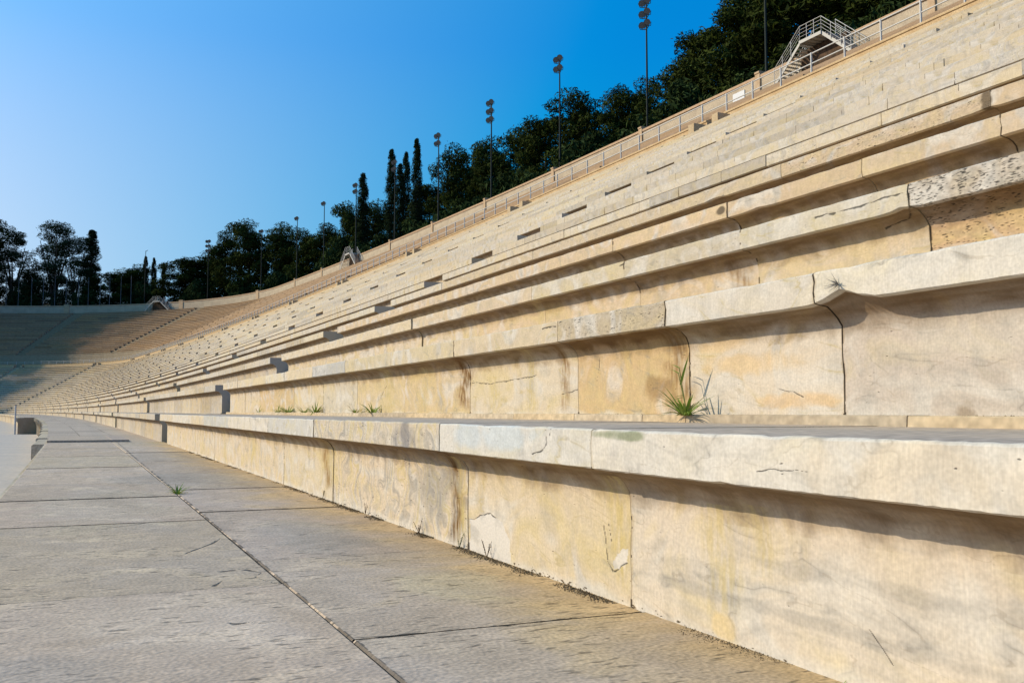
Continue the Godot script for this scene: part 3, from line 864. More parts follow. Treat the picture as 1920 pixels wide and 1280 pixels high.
func wall() -> void:
	var root := thing("retaining_wall", Vector3.ZERO, "tall plastered retaining wall with brick coping and piers above the seats", "wall")
	for i in PIERS.size() - 1:
		var a: float = PIERS[i]
		var b: float = PIERS[i + 1]
		var mb := MB.new()
		sweep(mb, [[44.1, 22.6], [44.1, 24.46], [44.4, 24.46], [44.4, 22.6]], a + 0.25, b - 0.25, 1.5, Color.WHITE, 0.4)
		part("wall_panel", mb.mesh(), M.plaster, root)
		var cb := MB.new()
		sweep(cb, [[44.03, 24.46], [44.02, 24.52], [44.03, 24.66], [44.06, 24.68], [44.46, 24.68], [44.47, 24.46]], a + 0.25, b - 0.25, 1.5, Color(0.92, 0.74, 0.62), 0.4)
		part("coping", cb.mesh(), M.stone_flat, root)
		var pb := MB.new()
		sweep(pb, [[43.98, 22.6], [43.98, 24.78], [43.92, 24.8], [43.92, 24.93], [43.98, 24.96], [44.5, 24.96], [44.5, 22.6]], a - 0.25, a + 0.25, 0.3, Color(0.94, 0.8, 0.69), 0.4, true)
		part("pier", pb.mesh(), M.stone_flat, root)
	# white board fixed to the wall
	var wb := MB.new()
	sweep(wb, [[44.05, 22.9], [44.04, 24.1], [44.09, 24.1]], 56.1, 57.4, 0.6, Color.WHITE, 0.4, true)
	var o := part("notice_board", wb.mesh(), M.white_board, self)
	tag(o, "blank white board fixed to the retaining wall above the railing", "board")

func railing() -> void:
	var root := thing("railing", Vector3.ZERO, "white painted two bar railing standing on the parapet of the lower seats", "railing")
	var o := row_off(24) + 0.09
	var posts := []
	var s := -4.6
	while s < S0 + RING * 2.4:
		posts.append(s)
		s += 1.265
	var unit := MB.new()
	unit.tube(Vector3(0, -0.02, 0), Vector3(0, 0.585, 0), 0.028, 0.028, 8)
	for y in [0.30, 0.585]:
		for q in 4:
			var a := -PI / 2 + PI * q / 4
			var b := -PI / 2 + PI * (q + 1) / 4
			unit.tube(Vector3(0, y + sin(a) * 0.038, 0), Vector3(0, y + sin(b) * 0.038, 0), cos(a) * 0.038, cos(b) * 0.038, 8, false)
	var pm := unit.mesh()
	var far := MB.new()
	var n := 0
	for p in posts:
		if p < 150.0:
			if p > 13.0:
				part("post", pm, M.white_paint, root, plan(p, o, 9.775))
		else:
			far.tube(plan(p, o, 9.76), plan(p, o, 10.36), 0.04, 0.04, 5)
		n += 1
	part("posts", far.mesh(), M.white_paint, root, Vector3.ZERO, "stuff")
	for y in [10.075, 10.36]:
		var i := 0
		while i < posts.size() - 1:
			var mb := MB.new()
			var e := mini(i + 11, posts.size() - 1)
			for q in range(i, e):
				mb.tube(plan(posts[q], o, y), plan(posts[q + 1], o, y), 0.019, 0.019, 8, false)
			part("rail", mb.mesh(), M.white_paint, root)
			i = e

func footbridge(s: float, label: String, detail: bool) -> void:
	var at := plan(s, 43.3, 22.82)
	var root := thing("metal_stair", at, label, "stairs", "white stairs over the retaining wall")
	root.rotation.y = heading(s)
	# local axes: x outwards, z towards smaller s
	var top := 2.1
	var run := 2.55
	var half := 1.0
	var pb := MB.new()
	pb.box(Vector3(-0.65, top - 0.06, -half), Vector3(2.6, top, half))
	part("landing", pb.mesh(), M.bridge_steel, root)
	var ub := MB.new()
	for i in 4:
		var z := -half + 0.25 + i * (2.0 * half - 0.5) / 3.0
		ub.box(Vector3(-0.6, top - 0.16, z - 0.03), Vector3(2.55, top - 0.062, z + 0.03))
	for z in [-half, half - 0.05]:
		ub.box(Vector3(-0.66, top - 0.2, z), Vector3(2.6, top - 0.061, z + 0.05))
	ub.box(Vector3(-0.7, top - 0.2, -half - 0.02), Vector3(-0.655, top + 0.02, half + 0.02))
	part("joist", ub.mesh(), M.bridge_steel, root)
	for side in [-1.0, 1.0]:
		var fb := MB.new()
		for x in [-0.62, 0.58]:
			var a := Vector3(x, top - 0.1, side * half)
			var b := Vector3(x, -0.1, side * (half + run))
			var d := Vector3(0, 0.13, 0)
			var w := Vector3(0.05, 0, 0)
			fb.quad(a - d, a + d, b + d, b - d)
			fb.quad(b - d + w, b + d + w, a + d + w, a - d + w)
			fb.quad(a + d, a + d + w, b + d + w, b + d)
			fb.quad(b - d, b - d + w, a - d + w, a - d)
		var fl := part("stair_flight", fb.mesh(), M.bridge_steel, root)
		for i in range(1, 12):
			var t := MB.new()
			var f := i / 12.0
			t.box(Vector3(-0.57, top * (1.0 - f) - 0.02, side * (half + run * f) - 0.11), Vector3(0.58, top * (1.0 - f) + 0.02, side * (half + run * f) + 0.11))
			part("tread", t.mesh(), M.bridge_steel, fl)
		for x in [-0.64, 0.6]:
			var rb := MB.new()
			var a2 := Vector3(x, top, side * half)
			var b2 := Vector3(x, 0.0, side * (half + run))
			for i in 4:
				var f := i / 3.0
				var p := a2.lerp(b2, f)
				rb.tube(p - Vector3(0, 0.1, 0), p + Vector3(0, 1.0, 0), 0.022, 0.022, 6)
			for hh in [0.28, 0.52, 0.76, 1.0]:
				rb.tube(a2 + Vector3(0, hh, 0), b2 + Vector3(0, hh, 0), 0.022 if hh == 1.0 else 0.013, 0.022 if hh == 1.0 else 0.013, 6)
			part("handrail", rb.mesh(), M.white_paint, root)
	var gb := MB.new()
	for i in 4:
		var z := lerpf(-half, half, i / 3.0)
		gb.tube(Vector3(-0.64, top - 0.1, z), Vector3(-0.64, top + 1.0, z), 0.022, 0.022, 6)
	for hh in [0.28, 0.52, 0.76, 1.0]:
		gb.tube(Vector3(-0.64, top + hh, -half), Vector3(-0.64, top + hh, half), 0.022 if hh == 1.0 else 0.013, 0.022 if hh == 1.0 else 0.013, 6)
	part("guard_rail", gb.mesh(), M.white_paint, root)
	var wb := MB.new()
	wb.box(Vector3(0.45, -0.2, -half - 1.1), Vector3(0.75, top - 0.2, half + 1.1))
	part("brick_pier", wb.mesh(), M.brick, root)

func mast(n: int, s: float, heads: int, label: String) -> void:
	var base := 23.0
	var top := 38.7 if n > 0 else 40.5
	var root := thing("floodlight_mast", plan(s, 47.5, base), label, "floodlight", "floodlight masts behind the wall")
	root.rotation.y = heading(s)
	var mb := MB.new()
	mb.tube(Vector3.ZERO, Vector3(0, top - base - 0.5, 0), 0.125, 0.065, 10)
	mb.tube(Vector3.ZERO, Vector3(0, 0.9, 0), 0.17, 0.16, 10)
	part("pole", mb.mesh(), M.mast_green, root)
	for i in heads:
		var y := top - base - 0.45 - i * 1.05
		var bb := MB.new()
		bb.tube(Vector3(-0.12, y - 0.35, 0.55), Vector3(0, y - 0.5, 0), 0.04, 0.05, 6)
		bb.tube(Vector3(-0.12, y - 0.35, -0.55), Vector3(0, y - 0.5, 0), 0.04, 0.05, 6)
		part("bracket", bb.mesh(), M.mast_green, root)
		for q in [-1.0, 1.0]:
			var p := Vector3(-0.2, y, q * 0.42)
			var aim := Vector3(-0.75, -0.55, -q * 0.75 + 0.25 if q < 0 else 0.85).normalized()
			var hb := MB.new()
			hb.tube(p - aim * 0.22, p - aim * 0.1, 0.12, 0.24, 12)
			hb.tube(p - aim * 0.1, p + aim * 0.12, 0.24, 0.32, 12, false)
			var ho := part("floodlight", hb.mesh(), M.lamp_body, root)
			var lb := MB.new()
			lb.tube(p + aim * 0.085, p + aim * 0.10, 0.305, 0.305, 12)
			part("lens", lb.mesh(), M.lens, ho)
			var yb := MB.new()
			var side := aim.cross(Vector3.UP).normalized()
			var low := Vector3(-0.12, y - 0.35, q * 0.5)
			yb.tube(p + side * 0.34, low + side * 0.2, 0.03, 0.03, 5)
			yb.tube(p - side * 0.34, low - side * 0.2, 0.03, 0.03, 5)
			yb.tube(low + side * 0.2, low - side * 0.2, 0.03, 0.03, 5)
			part("yoke", yb.mesh(), M.lamp_body, ho)

# ---------------------------------------------------------------- ground, walk, kerb, hill
func edge_off(s: float) -> float:
	var o := -1.45 - maxf(0.0, s - 14.0) * 0.0127
	return o if s < 73.0 else -3.25

func grounds() -> void:
	var mb := MB.new()
	var q := 1500.0
	mb.quad(Vector3(-q, -1.12, q), Vector3(-q, -1.12, -q), Vector3(q, -1.12, -q), Vector3(q, -1.12, q))
	tag(part("ground", mb.mesh(), M.earth), "", "", "", "structure")
	var tb := MB.new()
	var s := -12.0
	while s < S0:
		var a := plan(s, -1.2, -1.1)
		var b := plan(s + 2.0, -1.2, -1.1)
		tb.quad(Vector3(-45, -1.1, a.z), Vector3(-45, -1.1, b.z), b, a)
		s += 2.0
	tb.quad(Vector3(-45, -1.1, plan(S0, 0, 0).z), Vector3(-45, -1.1, -230), Vector3(5, -1.1, -230), plan(S0, -1.2, -1.1))
	tag(part("track", tb.mesh(), M.track), "", "", "", "structure")
	# the walk: mortar bed, then slabs
	var walk := Node3D.new()
	walk.name = "walk"
	add_child(walk)
	tag(walk, "", "", "", "structure")
	var bed := MB.new()
	s = -6.4
	while s < 14.5:
		bed.quad(plan(s + 1.0, -1.43, -0.03), plan(s + 1.0, 0.03, -0.03), plan(s, 0.03, -0.03), plan(s, -1.43, -0.03))
		s += 1.0
	part("mortar_bed", bed.mesh(), M.mortar, walk)
	var strip := MB.new()
	s = -6.0
	while s < 17.0:
		strip.quad(plan(s + 0.5, -0.638, -0.0035), plan(s + 0.5, -0.630, -0.0035), plan(s, -0.630, -0.0035), plan(s, -0.638, -0.0035))
		s += 0.5
	part("joint_mortar", strip.mesh(), M.mortar, walk)
	var left := [-6.0, -3.5, -1.0, 0.9, 2.46, 4.03, 5.2, 6.29, 8.1, 10.1, 12.2, 14.62]
	var right := [-6.0, -4.0, -1.6, 0.6, 1.815, 2.88, 4.35, 5.6, 7.05, 8.9, 10.8, 12.7, 14.66]
	rng.seed = 77
	for lane in 2:
		var cuts: Array = [left, right][lane]
		for i in cuts.size() - 1:
			slab(walk, cuts[i], cuts[i + 1], -1.448 if lane == 0 else -0.6335, -0.635 if lane == 0 else 0.03, rng.randf_range(-0.0025, 0.0025))
	slab(walk, 14.63, 17.2, -1.448, -0.635, 0.03)
	slab(walk, 14.63, 17.2, -0.6335, -0.41, 0.03)
	slab(walk, 14.67, 17.2, -0.408, 0.03, -0.004)
	var fb := MB.new()
	s = 17.2
	var flip := 0
	while s < S0 + RING * 2.5:
		var e := s + 2.2
		for j in 3:
			var o0 := lerpf(edge_off(s + 0.01), 0.03, j / 3.0)
			var o1 := lerpf(edge_off(s + 0.01) if e > 73.0 and s < 73.0 else edge_off(e), 0.03, j / 3.0)
			var p0 := lerpf(edge_off(s + 0.01), 0.03, (j + 1) / 3.0) - 0.006
			var p1 := lerpf(edge_off(s + 0.01) if e > 73.0 and s < 73.0 else edge_off(e), 0.03, (j + 1) / 3.0) - 0.006
			var g := 0.88 + 0.16 * fposmod(sin(flip * 12.9 + j * 7.7) * 43.7, 1.0)
			var y := -0.008 + 0.004 * fposmod(sin(flip * 3.9 + j * 5.1) * 21.7, 1.0)
			fb.quad(plan(e - 0.006, o1, y), plan(e - 0.006, p1, y), plan(s, p0, y), plan(s, o0, y), Color(g, g, g))
		flip += 1
		s = e
	part("paving_slabs", fb.mesh(), M.tread, walk, Vector3.ZERO, "stuff")
	var ub := MB.new()
	s = 16.6
	while s < S0 + RING * 2.5:
		ub.quad(plan(s + 2.0, edge_off(s + 2.0), -0.035), plan(s + 2.0, 0.05, -0.035), plan(s, 0.05, -0.035), plan(s, edge_off(s + 0.01), -0.035))
		s += 2.0
	part("mortar_bed", ub.mesh(), M.mortar, walk)
	# kerb wall that drops from the walk to the track
	var kerb := thing("kerb_wall", Vector3.ZERO, "low marble wall with hollowed face dropping from the walk to the track", "wall")
	s = -6.0
	var n := 0
	while s < S0 + RING * 2.4:
		var e := s + 3.4
		if s < 73.0 and e > 73.0:
			e = 73.0
		var gap := 0.75 if n in [6, 8, 10, 13, 17, 22] else 0.01
		var kb := MB.new()
		var o0 := edge_off(s + 0.01)
		sweep(kb, [[o0 - 0.0, -1.15], [o0, -0.62], [o0 - 0.02, -0.45], [o0 - 0.08, -0.30], [o0 - 0.16, -0.22], [o0 - 0.17, -0.2], [o0 - 0.17, -0.03], [o0 - 0.15, -0.012], [o0 + 0.3, -0.012]] if n > 5 else [[o0 - 0.02, -1.15], [o0 - 0.02, -0.012], [o0 + 0.0, -0.012]], s, e - gap, 1.2, stone_tone(2), 0.4, true)
		part("kerb_stone", kb.mesh(), M.stone_flat, kerb)
		s = e
		n += 1
	var wb := MB.new()
	sweep(wb, [[-1.0, -1.15], [-1.0, -0.04]], 13.0, 73.0, 3.0, Color(0.6, 0.58, 0.55))
	sweep(wb, [[-2.7, -1.15], [-2.7, -0.04]], 73.0, S0 + RING * 2.4, 3.0, Color(0.6, 0.58, 0.55))
	part("core", wb.mesh(), M.stone_flat, kerb)
	var jb := MB.new()
	sweep(jb, [[-3.3, -1.15], [-3.3, -0.02], [-1.9, -0.02]], 72.9, 73.3, 1.0, Color(0.62, 0.56, 0.5), 0.4, true)
	part("kerb_end", jb.mesh(), M.stone_flat, kerb)
	var pb := MB.new()
	pb.tube(Vector3.ZERO, Vector3(0, 1.9, 0), 0.06, 0.06, 8)
	tag(part("marker_post", pb.mesh(), M.white_paint, self, plan(72.6, -3.45, -1.1)), "thin white post standing on the track where the kerb wall steps out", "post")
	# hill behind the wall
	var hb := MB.new()
	sweep(hb, [[44.38, 23.9], [48.0, 23.2], [55.0, 23.8], [66.0, 26.0], [84.0, 29.5], [112.0, 31.0], [160.0, 26.0], [250.0, 2.0], [300.0, -1.5]], -60.0, S0 + RING * 2.5, 4.0)
	tag(part("hill", hb.mesh(), M.earth), "", "", "", "structure")

func slab(walk: Node3D, a: float, b: float, o0: float, o1: float, dy: float) -> void:
	var st := begin()
	var t := rng.randf_range(0.86, 1.03)
	var shade := Color(t, t * rng.randf_range(0.975, 1.01), t * rng.randf_range(0.94, 1.02))
	var painted := a > 0.55 and b < 15.0
	var sp: Dictionary = M.walk_spec
	var n := maxi(2, ceili(log(maxf(b, 1.0) / maxf(a, 0.55)) / 0.05)) if painted else 3
	var g := 0.0012
	for i in n:
		var s1 := a * pow(b / a, float(i) / n) if painted else lerpf(a, b, float(i) / n)
		var s2 := a * pow(b / a, float(i + 1) / n) if painted else lerpf(a, b, float(i + 1) / n)
		if i == 0:
			s1 += 0.0065
		if i == n - 1:
			s2 -= 0.0065
		var prof := [[o0 + g, -0.05], [o0 + g, dy - 0.004], [o0 + g + 0.004, dy], [lerpf(o0, o1, 0.5), dy], [o1 - g - 0.004, dy], [o1 - g, dy - 0.004], [o1 - g, -0.05]]
		for j in prof.size() - 1:
			st.set_smooth_group(-1)
			st.set_color(shade)
			for p in [[s2, j], [s2, j + 1], [s1, j + 1], [s2, j], [s1, j + 1], [s1, j]]:
				var o: float = prof[p[1]][0]
				var x := plan(p[0], o, prof[p[1]][1])
				st.set_uv(Vector2(log(maxf(p[0], 0.3) / sp.s0) / log(sp.s1 / sp.s0), 1.0 - (x.x + 0.5) / 1.7))
				st.add_vertex(x)
	for e in [a + 0.0065, b - 0.0065]:
		st.set_smooth_group(-1)
		var p := [plan(e, o0 + g, -0.05), plan(e, o0 + g, dy - 0.003), plan(e, o1 - g, dy - 0.003), plan(e, o1 - g, -0.05)]
		for i in ([0, 1, 2, 0, 2, 3] if e < (a + b) / 2 else [3, 2, 1, 3, 1, 0]):
			st.set_uv(Vector2(0.5, 0.5))
			st.add_vertex(p[i])
	st.generate_normals()
	part("paving_slab", st.commit(), M.walk if painted else M.tread, walk)

# ---------------------------------------------------------------- trees
func leaf(mb: MB, p: Vector3, out: Vector3, size: float, c: Color) -> void:
	var d := (out + Vector3(rng.randf_range(-1, 1), rng.randf_range(-1, 1), rng.randf_range(-1, 1)) * 0.9).normalized()
	var x := d.cross(Vector3(rng.randf_range(-1, 1), rng.randf_range(-1, 1), rng.randf_range(-1, 1))).normalized() * size
	var y := d.cross(x.normalized()) * size * rng.randf_range(0.35, 0.6)
	mb.tri(p - x, p + y, p + x, c)

func puff(mb: MB, at: Vector3, r: Vector3, count: int, size: float, c: Color) -> void:
	for i in count:
		var d := Vector3(rng.randfn(), rng.randfn(), rng.randfn()).normalized()
		var p := at + d * r * (0.55 + 0.5 * sqrt(rng.randf()))
		if rng.randf() < 0.06:
			p = at + d * r * rng.randf_range(1.05, 1.3)
		var l := rng.randf_range(0.65, 1.35)
		leaf(mb, p, d, size * rng.randf_range(0.7, 1.3), Color(c.r * l, c.g * l, c.b * l * rng.randf_range(0.8, 1.1)))

func tree_kind(kind: String, seed_: int) -> Array:
	rng.seed = seed_
	var crown := MB.new()
	var trunk := MB.new()
	if kind == "pine":     # 14 m high, 7 m wide
		var lean := Vector3(rng.randf_range(-0.6, 0.6), 0, rng.randf_range(-0.6, 0.6))
		trunk.tube(Vector3(0, -1, 0), Vector3(0, 4, 0) + lean * 0.4, 0.26, 0.2, 8)
		trunk.tube(Vector3(0, 4, 0) + lean * 0.4, Vector3(0, 10.5, 0) + lean, 0.2, 0.07, 8)
		var lobes := []
		var n := 13
		for i in n:
			var f := (i + 0.5) / n
			var y := lerpf(2.2, 12.3, f)
			var rad := 2.5 * sin(lerpf(0.5, 2.85, pow(f, 0.85)))
			var a := i * 2.4 + rng.randf()
			lobes.append([Vector3(cos(a) * rad * rng.randf_range(0.5, 1.0), y, sin(a) * rad * rng.randf_range(0.5, 1.0)) + lean * f, rng.randf_range(1.25, 1.9)])
		for l in lobes:
			trunk.tube(Vector3(lean.x * 0.5, l[0].y - 1.6, lean.z * 0.5), l[0], 0.08, 0.03, 5, false)
			var tint := rng.randf_range(0.75, 1.3)
			for i in 7:
				var d := Vector3(rng.randfn(), rng.randfn() * 0.6, rng.randfn()).normalized()
				var c := Color(0.033, 0.043, 0.012) * tint * rng.randf_range(0.85, 1.2)
				puff(crown, l[0] + d * l[1] * 0.75, Vector3(0.95, 0.75, 0.95) * l[1] * rng.randf_range(0.5, 0.8), 190, 0.23, c)
	elif kind == "gum":    # eucalyptus-like, 20 m high, open
		for i in 5:
			var a := i * 1.3
			trunk.tube(Vector3(0, -1, 0), Vector3(cos(a) * 0.5, 6, sin(a) * 0.5), 0.3, 0.18, 7)
			trunk.tube(Vector3(cos(a) * 0.5, 6, sin(a) * 0.5), Vector3(cos(a) * 2.4, 15, sin(a) * 2.4), 0.18, 0.05, 6)
		for i in 80:
			var f := rng.randf()
			var y := lerpf(2.5, 19.0, f)
			var rad := rng.randf_range(0.5, 3.6) * (1.0 - 0.55 * absf(f - 0.45))
			var a := rng.randf() * TAU
			puff(crown, Vector3(cos(a) * rad, y, sin(a) * rad), Vector3(1.1, 0.8, 1.1) * rng.randf_range(0.8, 1.35), 190, 0.24, Color(0.036, 0.05, 0.026) * rng.randf_range(0.75, 1.3))
	elif kind == "cypress":   # 18 m high, 2.2 m wide
		trunk.tube(Vector3(0, -1, 0), Vector3(0, 12, 0), 0.2, 0.05, 7)
		for i in 150:
			var f := (i + rng.randf()) / 150.0
			var y := lerpf(0.4, 17.6, f)
			var rad := 0.85 * pow(sin(clampf(lerpf(0.55, PI, pow(f, 1.25)), 0.0, PI)), 0.6)
			var a := rng.randf() * TAU
			puff(crown, Vector3(cos(a) * rad * 0.62, y, sin(a) * rad * 0.62), Vector3(0.55, 0.75, 0.55) * rng.randf_range(0.6, 1.0) * (0.55 + rad * 0.6), 90, 0.17, Color(0.022, 0.033, 0.016) * rng.randf_range(0.75, 1.25))
	else:                  # bush, 4 m high 5 m wide
		trunk.tube(Vector3(0, -0.5, 0), Vector3(0, 2, 0), 0.15, 0.06, 6)
		for i in 26:
			var a := rng.randf() * TAU
			var rad := rng.randf_range(0.0, 2.2)
			puff(crown, Vector3(cos(a) * rad, rng.randf_range(0.6, 3.4) * (1.0 - rad * 0.14), sin(a) * rad), Vector3(1.0, 0.8, 1.0) * rng.randf_range(0.6, 0.95), 170, 0.2, Color(0.028, 0.042, 0.016) * rng.randf_range(0.7, 1.3))
	return [trunk.mesh(), crown.mesh()]

const TREES := [[58.3, -45.6, 33.1, 7.0, "p", "dark pine behind the wall nearer the camera than the first mast, first from the right"], [60.0, -51.8, 35.9, 6.9, "p", "dark pine behind the wall nearer the camera than the first mast, second from the right"], [56.9, -54.0, 35.7, 6.1, "p", "dark pine behind the wall nearer the camera than the first mast, third from the right"], [59.6, -61.7, 38.9, 6.8, "p", "dark pine behind the wall nearer the camera than the first mast, fourth from the right"], [56.5, -64.1, 38.9, 6.9, "p", "dark pine behind the wall nearer the camera than the first mast, fifth from the right"], [59.0, -73.0, 42.2, 6.6, "p", "dark pine behind the wall between the first and second masts, first from the right"], [55.2, -72.0, 39.1, 5.2, "p", "dark pine behind the wall between the first and second masts, second from the right"], [55.9, -78.6, 38.3, 4.9, "p", "dark pine behind the wall between the first and second masts, third from the right"], [54.7, -83.3, 36.0, 4.4, "p", "dark pine behind the wall between the first and second masts, fourth from the right"], [56.3, -91.9, 36.7, 3.6, "p", "dark pine behind the wall between the second and third masts, first from the right"], [53.3, -91.6, 35.4, 3.9, "p", "dark pine behind the wall between the second and third masts, second from the right"], [54.6, -102.5, 38.2, 5.8, "p", "dark pine behind the wall between the second and third masts, third from the right"], [52.3, -107.8, 37.1, 4.7, "p", "dark pine behind the wall between the third and fourth masts, first from the right"], [54.4, -120.2, 39.5, 5.9, "p", "dark pine behind the wall between the third and fourth masts, second from the right"], [52.2, -124.5, 38.1, 4.5, "p", "dark pine behind the wall between the third and fourth masts, third from the right"], [55.1, -138.5, 39.3, 4.0, "p", "dark pine behind the wall between the fourth and fifth masts, first from the right"], [51.2, -136.6, 39.6, 4.7, "p", "dark pine behind the wall between the fourth and fifth masts, second from the right"], [51.2, -149.1, 37.5, 4.7, "p", "dark pine behind the wall between the fifth and sixth masts"], [47.4, -144.5, 42.9, 1.9, "c", "dark narrow cypress behind the wall between the fifth and sixth masts, first from the right"], [48.6, -153.8, 43.2, 1.8, "c", "dark narrow cypress behind the wall between the fifth and sixth masts, second from the right"], [46.9, -151.7, 40.6, 1.8, "c", "dark narrow cypress behind the wall between the fifth and sixth masts, third from the right"], [47.2, -157.5, 44.4, 2.2, "c", "dark narrow cypress behind the wall between the sixth and seventh masts, first from the right"], [45.2, -168.6, 42.6, 2.4, "c", "dark narrow cypress behind the wall between the sixth and seventh masts, second from the right"], [49.9, -173.6, 38.7, 5.9, "p", "dark pine behind the wall between the sixth and seventh masts"], [46.8, -183.6, 39.9, 5.2, "p", "dark pine behind the wall between the seventh and eighth masts, first from the right"], [45.8, -198.1, 38.2, 6.2, "p", "dark pine behind the wall between the seventh and eighth masts, second from the right"], [42.7, -202.3, 37.6, 4.9, "p", "dark pine behind the wall between the eighth and ninth masts"], [41.5, -214.8, 38.1, 5.2, "p", "dark pine behind the wall between the ninth and tenth masts, first from the right"], [37.7, -215.5, 40.6, 6.8, "p", "dark pine behind the wall between the ninth and tenth masts, second from the right"], [33.7, -220.9, 42.1, 7.4, "p", "dark pine behind the wall between the tenth and eleventh masts, first from the right"], [29.6, -229.4, 40.7, 5.4, "p", "dark pine behind the wall between the tenth and eleventh masts, second from the right"], [27.1, -237.8, 36.9, 7.6, "p", "dark pine behind the wall between the tenth and eleventh masts, third from the right"], [21.4, -238.2, 36.0, 7.7, "p", "dark pine behind the wall beyond the eleventh mast, first from the right"], [16.9, -240.1, 34.6, 1.4, "c", "dark narrow cypress behind the wall beyond the eleventh mast, first from the right"], [15.0, -244.3, 36.3, 1.4, "c", "dark narrow cypress behind the wall beyond the eleventh mast, second from the right"], [13.1, -243.2, 36.4, 1.6, "c", "dark narrow cypress behind the wall beyond the eleventh mast, third from the right"], [10.8, -249.0, 34.6, 6.9, "p", "dark pine behind the wall beyond the eleventh mast, second from the right"], [6.3, -254.5, 33.7, 7.5, "p", "dark pine behind the wall beyond the eleventh mast, third from the right"], [1.4, -253.1, 43.6, 4.1, "c", "dark narrow cypress behind the wall beyond the eleventh mast, fourth from the right"], [-2.1, -257.3, 42.5, 7.2, "e", "dark tall airy gum tree behind the wall beyond the eleventh mast, first from the right"], [-6.7, -258.0, 46.4, 9.5, "e", "dark tall airy gum tree behind the wall beyond the eleventh mast, second from the right"], [-11.5, -266.1, 33.4, 5.8, "p", "dark pine behind the wall beyond the eleventh mast, fourth from the right"], [-15.6, -261.3, 44.3, 9.0, "e", "dark tall airy gum tree behind the wall beyond the eleventh mast, third from the right"], [-22.3, -264.2, 43.0, 9.0, "e", "dark tall airy gum tree behind the wall beyond the eleventh mast, fourth from the right"], [-28.0, -265.4, 40.2, 8.9, "p", "dark pine behind the wall beyond the eleventh mast, fifth from the right"]]

const ORDINAL := ["first", "second", "third", "fourth", "fifth", "sixth", "seventh", "eighth", "ninth", "tenth", "eleventh", "twelfth"]
const MASTS := [57.6, 73.4, 89.3, 105.6, 121.4, 137.2, 154.0, 170.1, 184.8, 191.6, 199.2]

func woods() -> void:
	var kinds := {}
	for k in [["p", "pine", 5], ["e", "gum", 2], ["c", "cypress", 3], ["b", "bush", 3]]:
		kinds[k[0]] = []
		for i in k[2]:
			kinds[k[0]].append(tree_kind(k[1], 400 + i * 17 + k[1].length() * 91))
	var tall := {"p": 13.6, "e": 20.0, "c": 18.0, "b": 3.9}
	var wide := {"p": 7.0, "e": 8.4, "c": 2.1, "b": 5.4}
	var called := {"p": "pine_tree", "e": "gum_tree", "c": "cypress_tree", "b": "bush"}
	var say := {"p": "pine tree", "e": "gum tree", "c": "cypress", "b": "bush"}
	var group := {"p": "pine trees on the hill behind the wall", "e": "tall gum trees behind the curved end", "c": "cypresses on the hill behind the wall", "b": "dark bushes along the back of the wall"}
	rng.seed = 5
	var i := 0
	for t in TREES:
		var k: String = t[4]
		var y := 23.4
		var root := thing(called[k], Vector3(t[0], y, t[1]), t[5], say[k].split(" ")[0] if k != "c" and k != "b" else say[k], group[k])
		if k == "p" or k == "e":
			root.set_meta("category", "tree")
		var h: float = t[2] - y + 0.6
		var w: float = t[3] * (1.75 if k == "p" else 1.3 if k == "e" else 1.2)
		root.rotation.y = rng.randf() * TAU
		root.scale = Vector3(w / wide[k], h / tall[k], w / wide[k])
		var v: Array = kinds[k][i % kinds[k].size()]
		part("trunk", v[0], M.bark, root)
		part("crown", v[1], M.leaves, root)
		i += 1
	# the wood goes on round the curved end; its shade falls across the far seats
	rng.seed = 13
	for q in 28:
		var v: Array = kinds["p"][q % 5]
		var root := thing("pine_tree", plan(223.0 + q * 1.45, 49.0 + (q % 3) * 6.0, 23.4), "tall pine of the wood that shades the curved end beyond the flagpoles", "tree", "tall pines of the wood beyond the flagpoles")
		root.rotation.y = rng.randf() * TAU
		root.scale = Vector3(2.0, rng.randf_range(1.95, 2.1), 2.0)
		part("trunk", v[0], M.bark, root)
		part("crown", v[1], M.leaves, root)
	# bushes that close the view below the crowns
	rng.seed = 9
	var s := 26.0
	var span := -1
	var turn := 0
	while s < S0 + RING * 1.75:
		var here := 0
		while here < MASTS.size() and MASTS[here] < s:
			here += 1
		turn = turn + 1 if here == span else 0
		span = here
		var between := "nearer than the first mast" if here == 0 else "beyond the eleventh mast" if here == MASTS.size() else "between the %s and %s masts" % [ORDINAL[here - 1], ORDINAL[here]]
		var v: Array = kinds["b"][rng.randi() % 3]
		var root := thing("bush", plan(s, rng.randf_range(50.0, 53.5), 23.2), "dark evergreen bush behind the wall %s, %s along" % [between, ORDINAL[turn]], "bush", group["b"])
		var z := rng.randf_range(1.35, 1.9)
		root.scale = Vector3(z, z * rng.randf_range(1.0, 1.4), z)
		root.rotation.y = rng.randf() * TAU
		part("trunk", v[0], M.bark, root)
		part("crown", v[1], M.leaves, root)
		s += rng.randf_range(4.6, 6.4)

# ---------------------------------------------------------------- small plants and dirt
func blade(mb: MB, from: Vector3, dir: Vector3, length: float, width: float, droop: float, c: Color) -> Vector3:
	var side := dir.cross(Vector3.UP).normalized()
	if side.length() < 0.1:
		side = Vector3.RIGHT
	var n := 6
	var prev := from
	var pos := from
	var d := dir.normalized()
	var pw := width
	for i in n:
		d = (d + Vector3.DOWN * droop / n).normalized()
		pos = prev + d * length / n
		var w := width * (1.0 - pow(float(i + 1) / n, 1.6))
		var fold := d.cross(side).normalized() * w * 0.35
		mb.quad(prev - side * pw, pos - side * w, pos + fold, prev + fold * (pw / maxf(w, 1e-5)) if w > 1e-5 else prev, c)
		mb.quad(prev + fold * (pw / maxf(w, 1e-5)) if w > 1e-5 else prev, pos + fold, pos + side * w, prev + side * pw, c)
		prev = pos
		pw = w
	return pos

